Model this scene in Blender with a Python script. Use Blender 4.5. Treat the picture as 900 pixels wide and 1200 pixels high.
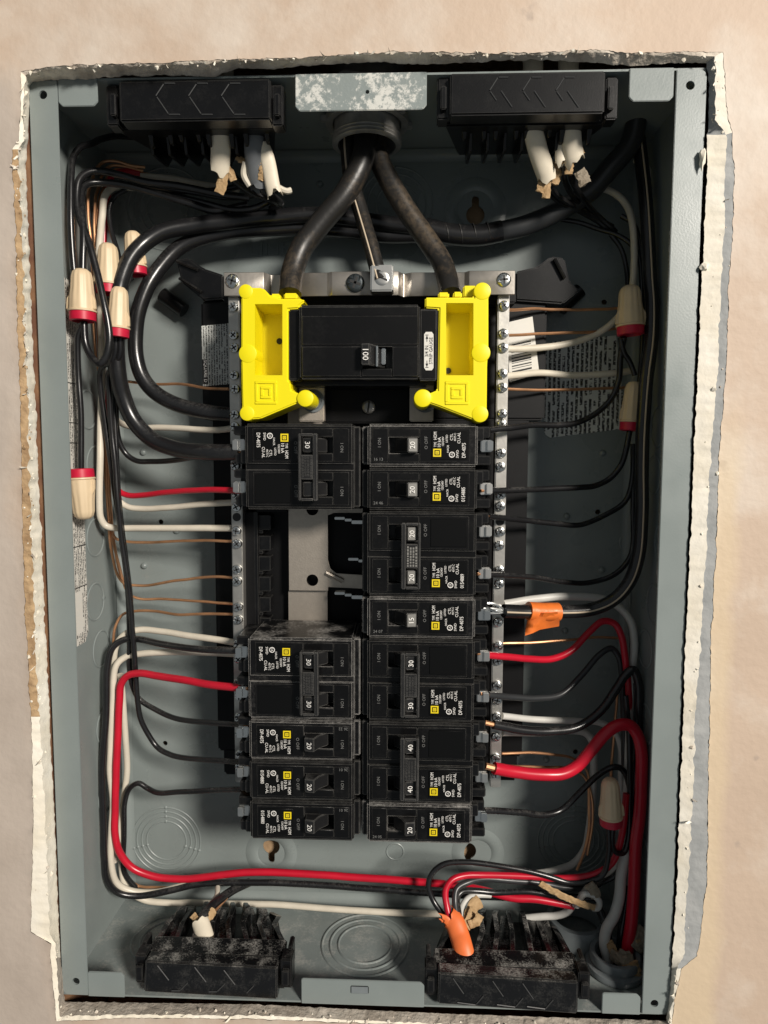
import bpy, bmesh, math, random
from mathutils import Vector, Matrix, Euler, noise
random.seed(7)
S = bpy.context.scene
for o in list(bpy.data.objects): bpy.data.objects.remove(o)
C = S.collection
# ------------------------------------------------------------------ camera (solved from the box corners)
F = 800.0                                   # focal length in photo pixels (900 x 1200)
CAM = Vector((0.0273, -0.3830, 0.0623))
YAW, PITCH, ROLL = 0.0376, -0.0823, -0.0036
RM = (Matrix.Rotation(YAW, 3, 'Z') @ Matrix.Rotation(PITCH, 3, 'X') @ Matrix.Rotation(ROLL, 3, 'Y'))
cd = bpy.data.cameras.new('camera'); cam = bpy.data.objects.new('camera', cd); C.objects.link(cam)
cd.sensor_fit = 'VERTICAL'; cd.sensor_height = 36.0; cd.sensor_width = 27.0; cd.lens = 24.0
cd.clip_start = 0.02; cd.clip_end = 50
rx, ry, rz = RM @ Vector((1, 0, 0)), RM @ Vector((0, 0, 1)), RM @ Vector((0, -1, 0))
cam.matrix_world = Matrix(((rx.x, ry.x, rz.x, CAM.x), (rx.y, ry.y, rz.y, CAM.y), (rx.z, ry.z, rz.z, CAM.z), (0, 0, 0, 1)))
S.camera = cam
S.render.resolution_x, S.render.resolution_y = 768, 1024
# ------------------------------------------------------------------ light
w = bpy.data.worlds.new('World'); S.world = w; w.use_nodes = True
w.node_tree.nodes['Background'].inputs[0].default_value = (0.88, 0.96, 1.0, 1)
w.node_tree.nodes['Background'].inputs[1].default_value = 0.17
def area(name, loc, target, size, power, col):
    l = bpy.data.lights.new(name, 'AREA'); l.shape = 'DISK'; l.size = size; l.energy = power; l.color = col
    o = bpy.data.objects.new(name, l); C.objects.link(o); o.location = loc
    o.rotation_euler = (Vector(target) - Vector(loc)).to_track_quat('-Z', 'Y').to_euler()
    return o
area('room_lamp', (1.76, -2.36, 1.18), (0, 0, 0), 0.60, 136, (1.0, 0.93, 0.84))
S.view_settings.view_transform = 'Standard'; S.view_settings.look = 'None'
S.view_settings.gamma = 1; S.view_settings.exposure = 0.0
S.render.engine = 'CYCLES'

# ------------------------------------------------------------------ pixel helpers
def ray(px, py): return RM @ Vector(((px - 450) / F, 1, -(py - 600) / F))
def P(px, py, y):
    d = ray(px, py); return CAM + d * ((y - CAM.y) / d.y)
def PX(px, py, x):
    d = ray(px, py); return CAM + d * ((x - CAM.x) / d.x)
def PZ(px, py, z):
    d = ray(px, py); return CAM + d * ((z - CAM.z) / d.z)
W2, H2, D = 0.181, 0.2657, 0.095            # half width, half height, depth of the box (14 1/4 x 20 7/8 x 3 3/4 in)
V = Vector

# ------------------------------------------------------------------ materials
MT = {}
def mat(name, col, rough=0.5, metal=0.0, vary=0.0, vscale=60, bump=0.0, bscale=400, dust=0.0, dustcol=(0.55, 0.53, 0.49),
        dust_scale=500, coat=0.0, col2=None, spec=0.5, dust_up=True, rvary=0.0, edge=0.0):
    m = bpy.data.materials.new(name); m.use_nodes = True; MT[name] = m
    nt = m.node_tree; N = nt.nodes; L = nt.links; b = N['Principled BSDF']
    b.inputs['Base Color'].default_value = (*col, 1); b.inputs['Roughness'].default_value = rough
    b.inputs['Metallic'].default_value = metal; b.inputs['Specular IOR Level'].default_value = spec
    if coat: b.inputs['Coat Weight'].default_value = coat; b.inputs['Coat Roughness'].default_value = 0.15
    tc = N.new('ShaderNodeTexCoord'); co = tc.outputs['Object']; cur = None
    geo = N.new('ShaderNodeNewGeometry')
    pos = geo.outputs['Position']
    if vary or col2:
        n = N.new('ShaderNodeTexNoise'); n.inputs['Scale'].default_value = vscale; n.inputs['Detail'].default_value = 6
        L.new(pos, n.inputs['Vector'])
        r = N.new('ShaderNodeValToRGB'); r.color_ramp.elements[0].position = 0.35; r.color_ramp.elements[1].position = 0.68
        c2 = col2 if col2 else tuple(c * (1 - vary) for c in col)
        r.color_ramp.elements[0].color = (*c2, 1); r.color_ramp.elements[1].color = (*col, 1)
        L.new(n.outputs['Fac'], r.inputs['Fac']); cur = r.outputs['Color']; L.new(cur, b.inputs['Base Color'])
    if rvary:
        n = N.new('ShaderNodeTexNoise'); n.inputs['Scale'].default_value = 45; n.inputs['Detail'].default_value = 8
        L.new(pos, n.inputs['Vector'])
        mr = N.new('ShaderNodeMapRange'); mr.inputs['From Min'].default_value = 0.3; mr.inputs['From Max'].default_value = 0.7
        mr.inputs['To Min'].default_value = max(0.05, rough - rvary); mr.inputs['To Max'].default_value = rough + rvary
        L.new(n.outputs['Fac'], mr.inputs['Value']); L.new(mr.outputs['Result'], b.inputs['Roughness'])
    if dust:
        n = N.new('ShaderNodeTexNoise'); n.inputs['Scale'].default_value = dust_scale; n.inputs['Detail'].default_value = 8
        n.inputs['Roughness'].default_value = 0.75; L.new(pos, n.inputs['Vector'])
        n2 = N.new('ShaderNodeTexNoise'); n2.inputs['Scale'].default_value = dust_scale * 0.12; n2.inputs['Detail'].default_value = 4
        L.new(pos, n2.inputs['Vector'])
        mu = N.new('ShaderNodeMath'); mu.operation = 'MULTIPLY'; L.new(n.outputs['Fac'], mu.inputs[0]); L.new(n2.outputs['Fac'], mu.inputs[1])
        mr = N.new('ShaderNodeMapRange'); mr.inputs['From Min'].default_value = 0.24; mr.inputs['From Max'].default_value = 0.42
        L.new(mu.outputs[0], mr.inputs['Value'])
        if dust_up:                                         # dust settles on ledges
            sx = N.new('ShaderNodeSeparateXYZ'); L.new(geo.outputs['Normal'], sx.inputs[0])
            up = N.new('ShaderNodeMapRange'); up.inputs['From Min'].default_value = 0.1; up.inputs['From Max'].default_value = 0.8
            up.inputs['To Min'].default_value = 0.10; L.new(sx.outputs['Z'], up.inputs['Value'])
            m2 = N.new('ShaderNodeMath'); m2.operation = 'MULTIPLY'; L.new(mr.outputs[0], m2.inputs[0]); L.new(up.outputs[0], m2.inputs[1]); src = m2.outputs[0]
        else: src = mr.outputs[0]
        m3 = N.new('ShaderNodeMath'); m3.operation = 'MULTIPLY'; m3.use_clamp = True; L.new(src, m3.inputs[0]); m3.inputs[1].default_value = dust
        mx = N.new('ShaderNodeMix'); mx.data_type = 'RGBA'
        L.new(m3.outputs[0], mx.inputs['Factor'])
        if cur: L.new(cur, mx.inputs['A'])
        else: mx.inputs['A'].default_value = (*col, 1)
        mx.inputs['B'].default_value = (*dustcol, 1); L.new(mx.outputs['Result'], b.inputs['Base Color'])
    if edge:                                                # edge highlights painted as pale rims; dust too on dusty cases
        bv = N.new('ShaderNodeBevel'); bv.samples = 6; bv.inputs['Radius'].default_value = 0.0006
        dt = N.new('ShaderNodeVectorMath'); dt.operation = 'DOT_PRODUCT'; L.new(bv.outputs[0], dt.inputs[0]); L.new(geo.outputs['Normal'], dt.inputs[1])
        er = N.new('ShaderNodeMapRange'); er.inputs['From Min'].default_value = 0.985; er.inputs['From Max'].default_value = 0.80; L.new(dt.outputs['Value'], er.inputs['Value'])
        en = N.new('ShaderNodeTexNoise'); en.inputs['Scale'].default_value = 260; en.inputs['Detail'].default_value = 5; L.new(pos, en.inputs['Vector'])
        ef = N.new('ShaderNodeMath'); ef.operation = 'MULTIPLY'; L.new(er.outputs[0], ef.inputs[0]); L.new(en.outputs['Fac'], ef.inputs[1])
        eg = N.new('ShaderNodeMath'); eg.operation = 'MULTIPLY'; eg.use_clamp = True; eg.inputs[1].default_value = edge; L.new(ef.outputs[0], eg.inputs[0])
        ex = N.new('ShaderNodeMix'); ex.data_type = 'RGBA'; L.new(eg.outputs[0], ex.inputs['Factor'])
        if b.inputs['Base Color'].links: L.new(b.inputs['Base Color'].links[0].from_socket, ex.inputs['A'])
        else: ex.inputs['A'].default_value = (*col, 1)
        ex.inputs['B'].default_value = (*dustcol, 1); L.new(ex.outputs['Result'], b.inputs['Base Color'])
    if bump:
        n = N.new('ShaderNodeTexNoise'); n.inputs['Scale'].default_value = bscale; n.inputs['Detail'].default_value = 5
        L.new(pos, n.inputs['Vector'])
        bp = N.new('ShaderNodeBump'); bp.inputs['Strength'].default_value = bump; bp.inputs['Distance'].default_value = 0.001
        L.new(n.outputs['Fac'], bp.inputs['Height']); L.new(bp.outputs[0], b.inputs['Normal'])
    return m
GREY = (0.235, 0.268, 0.262)
mat('grey_enamel', GREY, 0.36, vary=0.10, vscale=25, bump=0.05, bscale=900, dust=0.10, dust_scale=700, rvary=0.10)
mat('grey_enamel_back', GREY, 0.30, vary=0.12, vscale=22, bump=0.10, bscale=120, rvary=0.10)
mat('grey_enamel_dusty', GREY, 0.42, vary=0.2, vscale=40, dust=0.5, dust_scale=600, bump=0.1, bscale=500)
mat('grey_enamel_splashed', GREY, 0.42, dust=3.2, dust_scale=300, dust_up=False, dustcol=(0.62, 0.62, 0.58), bump=0.15, bscale=600)
mat('black_plastic', (0.0035, 0.0035, 0.004), 0.28, spec=0.4, edge=0.12, dust=0.12, dust_scale=900, bump=0.05, bscale=1500)
mat('black_plastic_matte', (0.003, 0.003, 0.0035), 0.5, spec=0.25, dust=0.03, dust_scale=900, bump=0.05, bscale=1500)
mat('breaker_case', (0.0032, 0.0032, 0.0035), 0.30, dust=0.09, edge=0.40, spec=0.3, dust_scale=620, bump=0.06, bscale=2500)
mat('breaker_case_dusty', (0.004, 0.004, 0.0045), 0.33, dust=0.8, edge=1.5, spec=0.3, dust_scale=520, bump=0.06, bscale=2500, dustcol=(0.48, 0.46, 0.43))
mat('clamp_plastic', (0.005, 0.005, 0.0055), 0.22, dust=0.55, edge=0.25, dust_scale=900, bump=0.05, bscale=1500)
mat('clamp_line_glint', (0.045, 0.046, 0.047), 0.4)  # paler than the clamp plastic: ridge glints put into the colour
mat('handle_plastic', (0.012, 0.012, 0.0125), 0.34, edge=0.3, dust=0.1, dust_scale=900, bump=0.03, bscale=2500)
mat('handle_sheen', (0.20, 0.195, 0.18), 0.42, dust=0.1, dust_scale=900)  # same dark handle plastic with a reflection painted in as grey
mat('label_black', (0.0025, 0.0025, 0.0025), 0.30, spec=0.3)
mat('print_white', (0.85, 0.83, 0.79), 0.6)
mat('print_dim', (0.16, 0.16, 0.155), 0.6)
mat('print_black', (0.012, 0.012, 0.012), 0.6)
mat('print_yellow', (0.80, 0.62, 0.01), 0.5)
mat('yellow_plastic', (0.86, 0.74, 0.006), 0.42, bump=0.03, bscale=1200, spec=0.4)
mat('black_insulation', (0.011, 0.011, 0.012), 0.27, dust=0.12, dust_scale=500, bump=0.04, bscale=300, spec=0.6)
mat('black_service', (0.016, 0.015, 0.014), 0.40, dust=0.35, dust_scale=300, dustcol=(0.22, 0.16, 0.10), bump=0.15, bscale=260, dust_up=False)
mat('charcoal_insulation', (0.030, 0.032, 0.034), 0.34, bump=0.04, bscale=300)
mat('white_insulation', (0.70, 0.64, 0.53), 0.36, vary=0.10, vscale=120, dust=0.08)
mat('greywhite_insulation', (0.62, 0.61, 0.57), 0.36, vary=0.10, vscale=120)
mat('red_insulation', (0.56, 0.010, 0.030), 0.30, vary=0.12, vscale=90, spec=0.5)
mat('copper', (0.80, 0.42, 0.22), 0.36, metal=0.75, vary=0.3, vscale=90)
mat('aluminium', (0.75, 0.74, 0.71), 0.34, metal=1.0, vary=0.12, vscale=200)
mat('bar_metal', (0.60, 0.58, 0.54), 0.40, metal=0.9, vary=0.15, vscale=150, bump=0.05, bscale=500)
mat('bracket_metal', (0.52, 0.48, 0.43), 0.40, metal=0.9, vary=0.18, vscale=110, bump=0.08, bscale=300)
mat('strap_metal', (0.55, 0.49, 0.42), 0.46, metal=0.85, vary=0.08, vscale=300, bump=0.12, bscale=1400)
mat('screw_metal', (0.70, 0.71, 0.70), 0.24, metal=1.0)
mat('screw_dark', (0.05, 0.06, 0.065), 0.4, metal=0.6)
mat('slot_dark', (0.02, 0.02, 0.02), 0.6)
mat('conduit_metal', (0.45, 0.44, 0.42), 0.40, metal=0.6, vary=0.3, vscale=160)
mat('nut_tan', (0.74, 0.58, 0.38), 0.45, vary=0.06, vscale=90)
mat('nut_red', (0.60, 0.014, 0.050), 0.40, vary=0.15, vscale=200)
mat('tape_orange', (0.86, 0.20, 0.035), 0.36, vary=0.18, vscale=150, bump=0.2, bscale=300)
mat('sheath_white', (0.78, 0.70, 0.56), 0.50, vary=0.08, vscale=120, bump=0.1, bscale=300)
mat('sheath_grey', (0.16, 0.17, 0.18), 0.40, vary=0.2, vscale=120)
mat('sheath_orange', (0.86, 0.19, 0.05), 0.45, vary=0.1, vscale=200)
mat('kraft_paper', (0.50, 0.34, 0.18), 0.8, col2=(0.36, 0.23, 0.11), vscale=260, bump=0.6, bscale=700)
mat('kraft_grey', (0.34, 0.29, 0.22), 0.8, col2=(0.22, 0.18, 0.13), vscale=260, bump=0.6, bscale=700)
mat('pvc_grey', (0.20, 0.225, 0.235), 0.36, vary=0.15, vscale=80, dust=0.2, dust_scale=400)
mat('wood', (0.30, 0.16, 0.08), 0.75, col2=(0.16, 0.07, 0.04), vscale=60, bump=0.5, bscale=200)
mat('sheathing', (0.50, 0.34, 0.20), 0.8, col2=(0.38, 0.25, 0.14), vscale=150, bump=0.3, bscale=500)
mat('cavity', (0.10, 0.085, 0.07), 0.9, col2=(0.05, 0.04, 0.035), vscale=40)
mat('gypsum', (0.88, 0.83, 0.73), 0.85, col2=(0.80, 0.73, 0.60), vscale=45, bump=0.5, bscale=200)
mat('gypsum_brown', (0.52, 0.36, 0.20), 0.9, col2=(0.30, 0.19, 0.10), vscale=170, bump=1.0, bscale=420)
mat('paper_grey', (0.38, 0.385, 0.38), 0.85, col2=(0.29, 0.30, 0.30), vscale=70, bump=0.5, bscale=300)
mat('cut_paper', (0.80, 0.72, 0.61), 0.9, col2=(0.46, 0.39, 0.32), vscale=90, bump=1.0, bscale=330)
mat('ledge', (0.50, 0.44, 0.37), 0.9, col2=(0.34, 0.29, 0.24), vscale=120, bump=0.8, bscale=500, dust=0.4, dust_scale=300, dustcol=(0.75, 0.7, 0.62))
mat('stripe_tan', (0.55, 0.45, 0.33), 0.5)
mat('sticker_white', (0.72, 0.70, 0.64), 0.5)

def wall_material():
    m = bpy.data.materials.new('wall_paint'); m.use_nodes = True; MT['wall_paint'] = m
    nt = m.node_tree; N = nt.nodes; L = nt.links; b = N['Principled BSDF']; b.inputs['Roughness'].default_value = 0.62
    g = N.new('ShaderNodeNewGeometry'); pos = g.outputs['Position']
    def noi(sc, det=5, ro=0.5):
        n = N.new('ShaderNodeTexNoise'); n.inputs['Scale'].default_value = sc; n.inputs['Detail'].default_value = det
        n.inputs['Roughness'].default_value = ro; L.new(pos, n.inputs['Vector']); return n.outputs['Fac']
    def ramp(src, p0, p1, c0, c1):
        r = N.new('ShaderNodeValToRGB'); e = r.color_ramp.elements; e[0].position = p0; e[1].position = p1
        e[0].color = (*c0, 1); e[1].color = (*c1, 1); L.new(src, r.inputs['Fac']); return r.outputs['Color']
    def mix(fac, a, bb, scale=1.0):
        x = N.new('ShaderNodeMix'); x.data_type = 'RGBA'
        if scale != 1: 
            q = N.new('ShaderNodeMath'); q.operation = 'MULTIPLY'; q.inputs[1].default_value = scale; L.new(fac, q.inputs[0]); fac = q.outputs[0]
        L.new(fac, x.inputs['Factor'])
        for s, v in (('A', a), ('B', bb)):
            if isinstance(v, tuple): x.inputs[s].default_value = (*v, 1)
            else: L.new(v, x.inputs[s])
        return x.outputs['Result']
    base = ramp(noi(9, 4), 0.35, 0.7, (0.50, 0.385, 0.295), (0.56, 0.435, 0.335))
    W = (0, 0, 0), (1, 1, 1)
    scuff = ramp(noi(26, 7, 0.62), 0.60, 0.74, *W)
    base = mix(scuff, base, (0.66, 0.57, 0.48), 0.5)
    big = ramp(noi(11, 6, 0.6), 0.46, 0.66, *W)
    base = mix(big, base, (0.66, 0.585, 0.505), 0.85)
    spots = ramp(noi(60, 3), 0.69, 0.76, *W)
    base = mix(spots, base, (0.33, 0.27, 0.23), 0.55)
    # yellowed old paint along the right-hand edge of the cut
    sy = N.new('ShaderNodeSeparateXYZ'); L.new(pos, sy.inputs[0])
    ya = N.new('ShaderNodeMath'); ya.operation = 'MULTIPLY_ADD'; ya.inputs[1].default_value = 0.012; L.new(noi(30, 5), ya.inputs[0]); L.new(sy.outputs['X'], ya.inputs[2])
    yb = N.new('ShaderNodeMapRange'); yb.inputs['From Min'].default_value = 0.216; yb.inputs['From Max'].default_value = 0.209; L.new(ya.outputs[0], yb.inputs['Value'])
    yc = N.new('ShaderNodeMapRange'); yc.inputs['From Min'].default_value = 0.10; yc.inputs['From Max'].default_value = 0.05; L.new(sy.outputs['Z'], yc.inputs['Value'])
    yd = N.new('ShaderNodeMapRange'); yd.inputs['From Min'].default_value = 0.15; yd.inputs['From Max'].default_value = 0.16; L.new(sy.outputs['X'], yd.inputs['Value'])
    ym = N.new('ShaderNodeMath'); ym.operation = 'MULTIPLY'; L.new(yb.outputs[0], ym.inputs[0]); L.new(yc.outputs[0], ym.inputs[1])
    ye = N.new('ShaderNodeMath'); ye.operation = 'MULTIPLY'; L.new(ym.outputs[0], ye.inputs[0]); L.new(yd.outputs[0], ye.inputs[1])
    base = mix(ye.outputs[0], base, (0.64, 0.51, 0.34), 0.65)
    # the bare skim-coat repair on the left hand side of the opening
    sx = N.new('ShaderNodeSeparateXYZ'); L.new(pos, sx.inputs[0])
    ad = N.new('ShaderNodeMath'); ad.operation = 'MULTIPLY_ADD'; ad.inputs[1].default_value = 0.05; L.new(noi(14, 6), ad.inputs[0]); L.new(sx.outputs['X'], ad.inputs[2])
    mr = N.new('ShaderNodeMapRange'); mr.inputs['From Min'].default_value = -0.150; mr.inputs['From Max'].default_value = -0.168
    L.new(ad.outputs[0], mr.inputs['Value'])
    mz = N.new('ShaderNodeMapRange'); mz.inputs['From Min'].default_value = 0.27; mz.inputs['From Max'].default_value = 0.255; L.new(sx.outputs['Z'], mz.inputs['Value'])
    mm = N.new('ShaderNodeMath'); mm.operation = 'MULTIPLY'; L.new(mr.outputs[0], mm.inputs[0]); L.new(mz.outputs[0], mm.inputs[1])
    skim = ramp(noi(18, 7, 0.6), 0.35, 0.7, (0.43, 0.365, 0.31), (0.54, 0.465, 0.40))
    base = mix(mm.outputs[0], base, skim, 0.9)
    L.new(base, b.inputs['Base Color'])
    n1 = noi(230, 4); n2 = noi(50, 5)
    s = N.new('ShaderNodeMath'); s.operation = 'MULTIPLY_ADD'; s.inputs[1].default_value = 1.6; L.new(n2, s.inputs[0]); L.new(n1, s.inputs[2])
    bp = N.new('ShaderNodeBump'); bp.inputs['Strength'].default_value = 0.24; bp.inputs['Distance'].default_value = 0.0012
    L.new(s.outputs[0], bp.inputs['Height']); L.new(bp.outputs[0], b.inputs['Normal'])
wall_material()

def print_material(name, paper, ink, pitch, cell, thr=0.42, rough=0.5):
    """flat print on a sticker: rows of small type running up the sticker (z)"""
    m = bpy.data.materials.new(name); m.use_nodes = True; MT[name] = m
    nt = m.node_tree; N = nt.nodes; L = nt.links; b = N['Principled BSDF']; b.inputs['Roughness'].default_value = rough
    tc = N.new('ShaderNodeTexCoord'); sx = N.new('ShaderNodeSeparateXYZ'); L.new(tc.outputs['Object'], sx.inputs[0])
    def M(op, a, bb=None, clamp=False):
        q = N.new('ShaderNodeMath'); q.operation = op; q.use_clamp = clamp
        for i, v in enumerate((a, bb)):
            if v is None: continue
            if isinstance(v, (int, float)): q.inputs[i].default_value = v
            else: L.new(v, q.inputs[i])
        return q.outputs[0]
    v = M('DIVIDE', M('ADD', sx.outputs['X'], sx.outputs['Y']), pitch)
    fr = M('FRACT', v); row = M('FLOOR', v)
    inrow = M('MULTIPLY', M('GREATER_THAN', fr, 0.22), M('LESS_THAN', fr, 0.80))
    cb = N.new('ShaderNodeCombineXYZ')
    L.new(M('MULTIPLY', row, 3.7), cb.inputs[0]); L.new(M('MULTIPLY', fr, 2.0), cb.inputs[1]); L.new(M('DIVIDE', sx.outputs['Z'], cell), cb.inputs[2])
    n = N.new('ShaderNodeTexNoise'); n.inputs['Scale'].default_value = 1.0; n.inputs['Detail'].default_value = 1; L.new(cb.outputs[0], n.inputs['Vector'])
    cb2 = N.new('ShaderNodeCombineXYZ'); L.new(M('MULTIPLY', row, 5.3), cb2.inputs[0]); L.new(M('DIVIDE', sx.outputs['Z'], cell * 9), cb2.inputs[2])
    n2 = N.new('ShaderNodeTexNoise'); n2.inputs['Scale'].default_value = 1.0; n2.inputs['Detail'].default_value = 0; L.new(cb2.outputs[0], n2.inputs['Vector'])
    ch = M('MULTIPLY', M('GREATER_THAN', n.outputs['Fac'], thr), M('GREATER_THAN', n2.outputs['Fac'], 0.36))
    k = M('MULTIPLY', inrow, ch)
    x = N.new('ShaderNodeMix'); x.data_type = 'RGBA'; L.new(k, x.inputs['Factor'])
    x.inputs['A'].default_value = (*paper, 1); x.inputs['B'].default_value = (*ink, 1); L.new(x.outputs['Result'], b.inputs['Base Color'])
print_material('print_instructions', (0.68, 0.70, 0.66), (0.03, 0.03, 0.03), 0.0031, 0.00075)
print_material('print_side', (0.70, 0.68, 0.62), (0.05, 0.05, 0.05), 0.0022, 0.0007, thr=0.47)
print_material('print_small', (0.56, 0.57, 0.54), (0.05, 0.05, 0.05), 0.0017, 0.0006, thr=0.46)

# ------------------------------------------------------------------ mesh builder
ORG = {}
FONT = {}
def font2d(s):
    if s not in FONT:
        c = bpy.data.curves.new('t', 'FONT'); c.body = s; c.align_x = 'CENTER'; c.align_y = 'CENTER'; c.resolution_u = 2
        o = bpy.data.objects.new('t', c); C.objects.link(o); dg = bpy.context.evaluated_depsgraph_get()
        me = bpy.data.meshes.new_from_object(o.evaluated_get(dg))
        FONT[s] = ([v.co.copy() for v in me.vertices], [tuple(p.vertices) for p in me.polygons])
        bpy.data.objects.remove(o); bpy.data.curves.remove(c); bpy.data.meshes.remove(me)
    return FONT[s]
class MB:
    def __init__(s): s.v = []; s.f = []; s.m = []
    def add(s, vs, fs, m=0):
        k = len(s.v); s.v += [Vector(v) for v in vs]; s.f += [tuple(i + k for i in f) for f in fs]; s.m += [m] * len(fs); return s
    def bm(s, b, m=0):
        b.verts.index_update(); r = s.add([v.co.copy() for v in b.verts], [[v.index for v in f.verts] for f in b.faces], m); b.free(); return r
    def prism(s, front, back, bev=0.0, seg=2, m=0):
        """solid between two point loops"""
        b = bmesh.new(); n = len(front)
        a = [b.verts.new(p) for p in front]; c = [b.verts.new(p) for p in back]
        b.faces.new(a); b.faces.new(c[::-1])
        for i in range(n): b.faces.new((a[i], c[i], c[(i + 1) % n], a[(i + 1) % n]))
        bmesh.ops.recalc_face_normals(b, faces=b.faces)
        if bev: bmesh.ops.bevel(b, geom=list(b.edges), offset=bev, segments=seg, affect='EDGES', clamp_overlap=True)
        return s.bm(b, m)
    def box(s, x0, x1, y0, y1, z0, z1, bev=0.0, seg=2, m=0):
        return s.prism([(x0, y0, z0), (x1, y0, z0), (x1, y0, z1), (x0, y0, z1)], [(x0, y1, z0), (x1, y1, z0), (x1, y1, z1), (x0, y1, z1)], bev, seg, m)
    def poly(s, pts, d, bev=0.0, seg=2, m=0):
        d = Vector(d); return s.prism([Vector(p) for p in pts], [Vector(p) + d for p in pts], bev, seg, m)
    def lathe(s, org, axis, prof, n=24, m=0, cap=True, rib=None):
        """prof: list of (radius, height along axis)"""
        org = Vector(org); ax = Vector(axis).normalized(); u = ax.orthogonal().normalized(); w_ = ax.cross(u); vs = []; fs = []
        for k, (r, h) in enumerate(prof):
            for i in range(n):
                a = 2 * math.pi * i / n; rr = r * (1 + (rib[k] * math.cos(a * 12) if rib else 0))
                vs.append(org + ax * h + (u * math.cos(a) + w_ * math.sin(a)) * rr)
        for k in range(len(prof) - 1):
            for i in range(n): fs.append((k * n + i, k * n + (i + 1) % n, (k + 1) * n + (i + 1) % n, (k + 1) * n + i))
        if cap: fs.append(tuple(range(n - 1, -1, -1))); fs.append(tuple((len(prof) - 1) * n + i for i in range(n)))
        return s.add(vs, fs, m)
    def tube(s, pts, r, n=10, per=7, m=0, flat=1.0, up=None, off=None, wob=0.0, r_end=None):
        pts = [Vector(p) for p in pts]; path = []
        if len(pts) == 2: path = [pts[0].lerp(pts[1], t / 4) for t in range(5)]
        else:
            q = [pts[0] * 2 - pts[1]] + pts + [pts[-1] * 2 - pts[-2]]
            for i in range(1, len(q) - 2):
                p0, p1, p2, p3 = q[i - 1:i + 3]
                t1 = 0.5; d0 = max((p1 - p0).length, 1e-6) ** t1; d1 = max((p2 - p1).length, 1e-6) ** t1; d2 = max((p3 - p2).length, 1e-6) ** t1
                m1 = (p1 - p0) / d0 - (p2 - p0) / (d0 + d1) + (p2 - p1) / d1; m2 = (p2 - p1) / d1 - (p3 - p1) / (d1 + d2) + (p3 - p2) / d2
                m1 *= d1; m2 *= d1
                for k in range(per):
                    t = k / per; t2 = t * t; t3 = t2 * t
                    path.append(p1 * (2 * t3 - 3 * t2 + 1) + m1 * (t3 - 2 * t2 + t) + p2 * (-2 * t3 + 3 * t2) + m2 * (t3 - t2))
            path.append(pts[-1])
        if wob:
            for i in range(1, len(path) - 1):
                path[i] += noise.noise_vector(path[i] * 70) * wob
        vs = []; fs = []; T0 = (path[1] - path[0]).normalized()
        u = Vector(up) if up else Vector((0, -1, 0)); u = u - T0 * u.dot(T0)
        if u.length < 1e-4: u = T0.orthogonal()
        u.normalize(); L = len(path)
        for i, p in enumerate(path):
            T = (path[min(i + 1, L - 1)] - path[max(i - 1, 0)]).normalized(); u = (u - T * u.dot(T)).normalized(); w_ = T.cross(u)
            rr = r if r_end is None else r + (r_end - r) * i / (L - 1)
            c = p + (u * off if off else Vector())
            for k in range(n):
                a = 2 * math.pi * k / n; vs.append(c + u * (math.cos(a) * rr * flat) + w_ * (math.sin(a) * rr))
        for i in range(L - 1):
            for k in range(n): fs.append((i * n + k, i * n + (k + 1) % n, (i + 1) * n + (k + 1) % n, (i + 1) * n + k))
        fs.append(tuple(range(n - 1, -1, -1))); fs.append(tuple((L - 1) * n + i for i in range(n)))
        s.last = path
        return s.add(vs, fs, m)
    def text(s, t, org, xd, ud, h, m=0, sx=1.0, extrude=0.0):
        vs, fs = font2d(t); xd = Vector(xd).normalized(); ud = Vector(ud).normalized(); o = Vector(org)
        vv = [o + xd * (v.x * h * 1.38 * sx) + ud * (v.y * h * 1.38) for v in vs]
        s.add(vv, fs, m)
        if extrude:
            nrm = xd.cross(ud) * extrude; k = len(s.v); s.v += [v + nrm for v in vv]
            base = k - len(vv); ed = {}
            for f in fs:
                for i in range(len(f)):
                    e = (f[i], f[(i + 1) % len(f)]); ed[e] = 1
            s.f += [tuple(i + k for i in f) for f in fs]; s.m += [m] * len(fs)
            for (a, b_) in ed:
                if (b_, a) not in ed: s.f.append((a + base, b_ + base, b_ + k, a + k)); s.m.append(m)
        return s
    def build(s, name, mats, parent=None, smooth=38, origin=None):
        if isinstance(mats, str): mats = [mats]
        if parent is not None: off = ORG[parent.name]
        elif origin is not None: off = Vector(origin)
        else:
            lo = [min(v[i] for v in s.v) for i in range(3)]; hi = [max(v[i] for v in s.v) for i in range(3)]
            off = Vector(((lo[0] + hi[0]) / 2, (lo[1] + hi[1]) / 2, lo[2]))
        me = bpy.data.meshes.new(name); me.from_pydata([v - off for v in s.v], [], s.f)
        for m in mats: me.materials.append(MT[m])
        me.polygons.foreach_set('material_index', s.m)
        me.update()
        if smooth: me.shade_smooth(); me.set_sharp_from_angle(angle=math.radians(smooth))
        o = bpy.data.objects.new(name, me); C.objects.link(o)
        if parent is not None: o.parent = parent
        else: o.location = off
        ORG[o.name] = off
        return o
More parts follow.
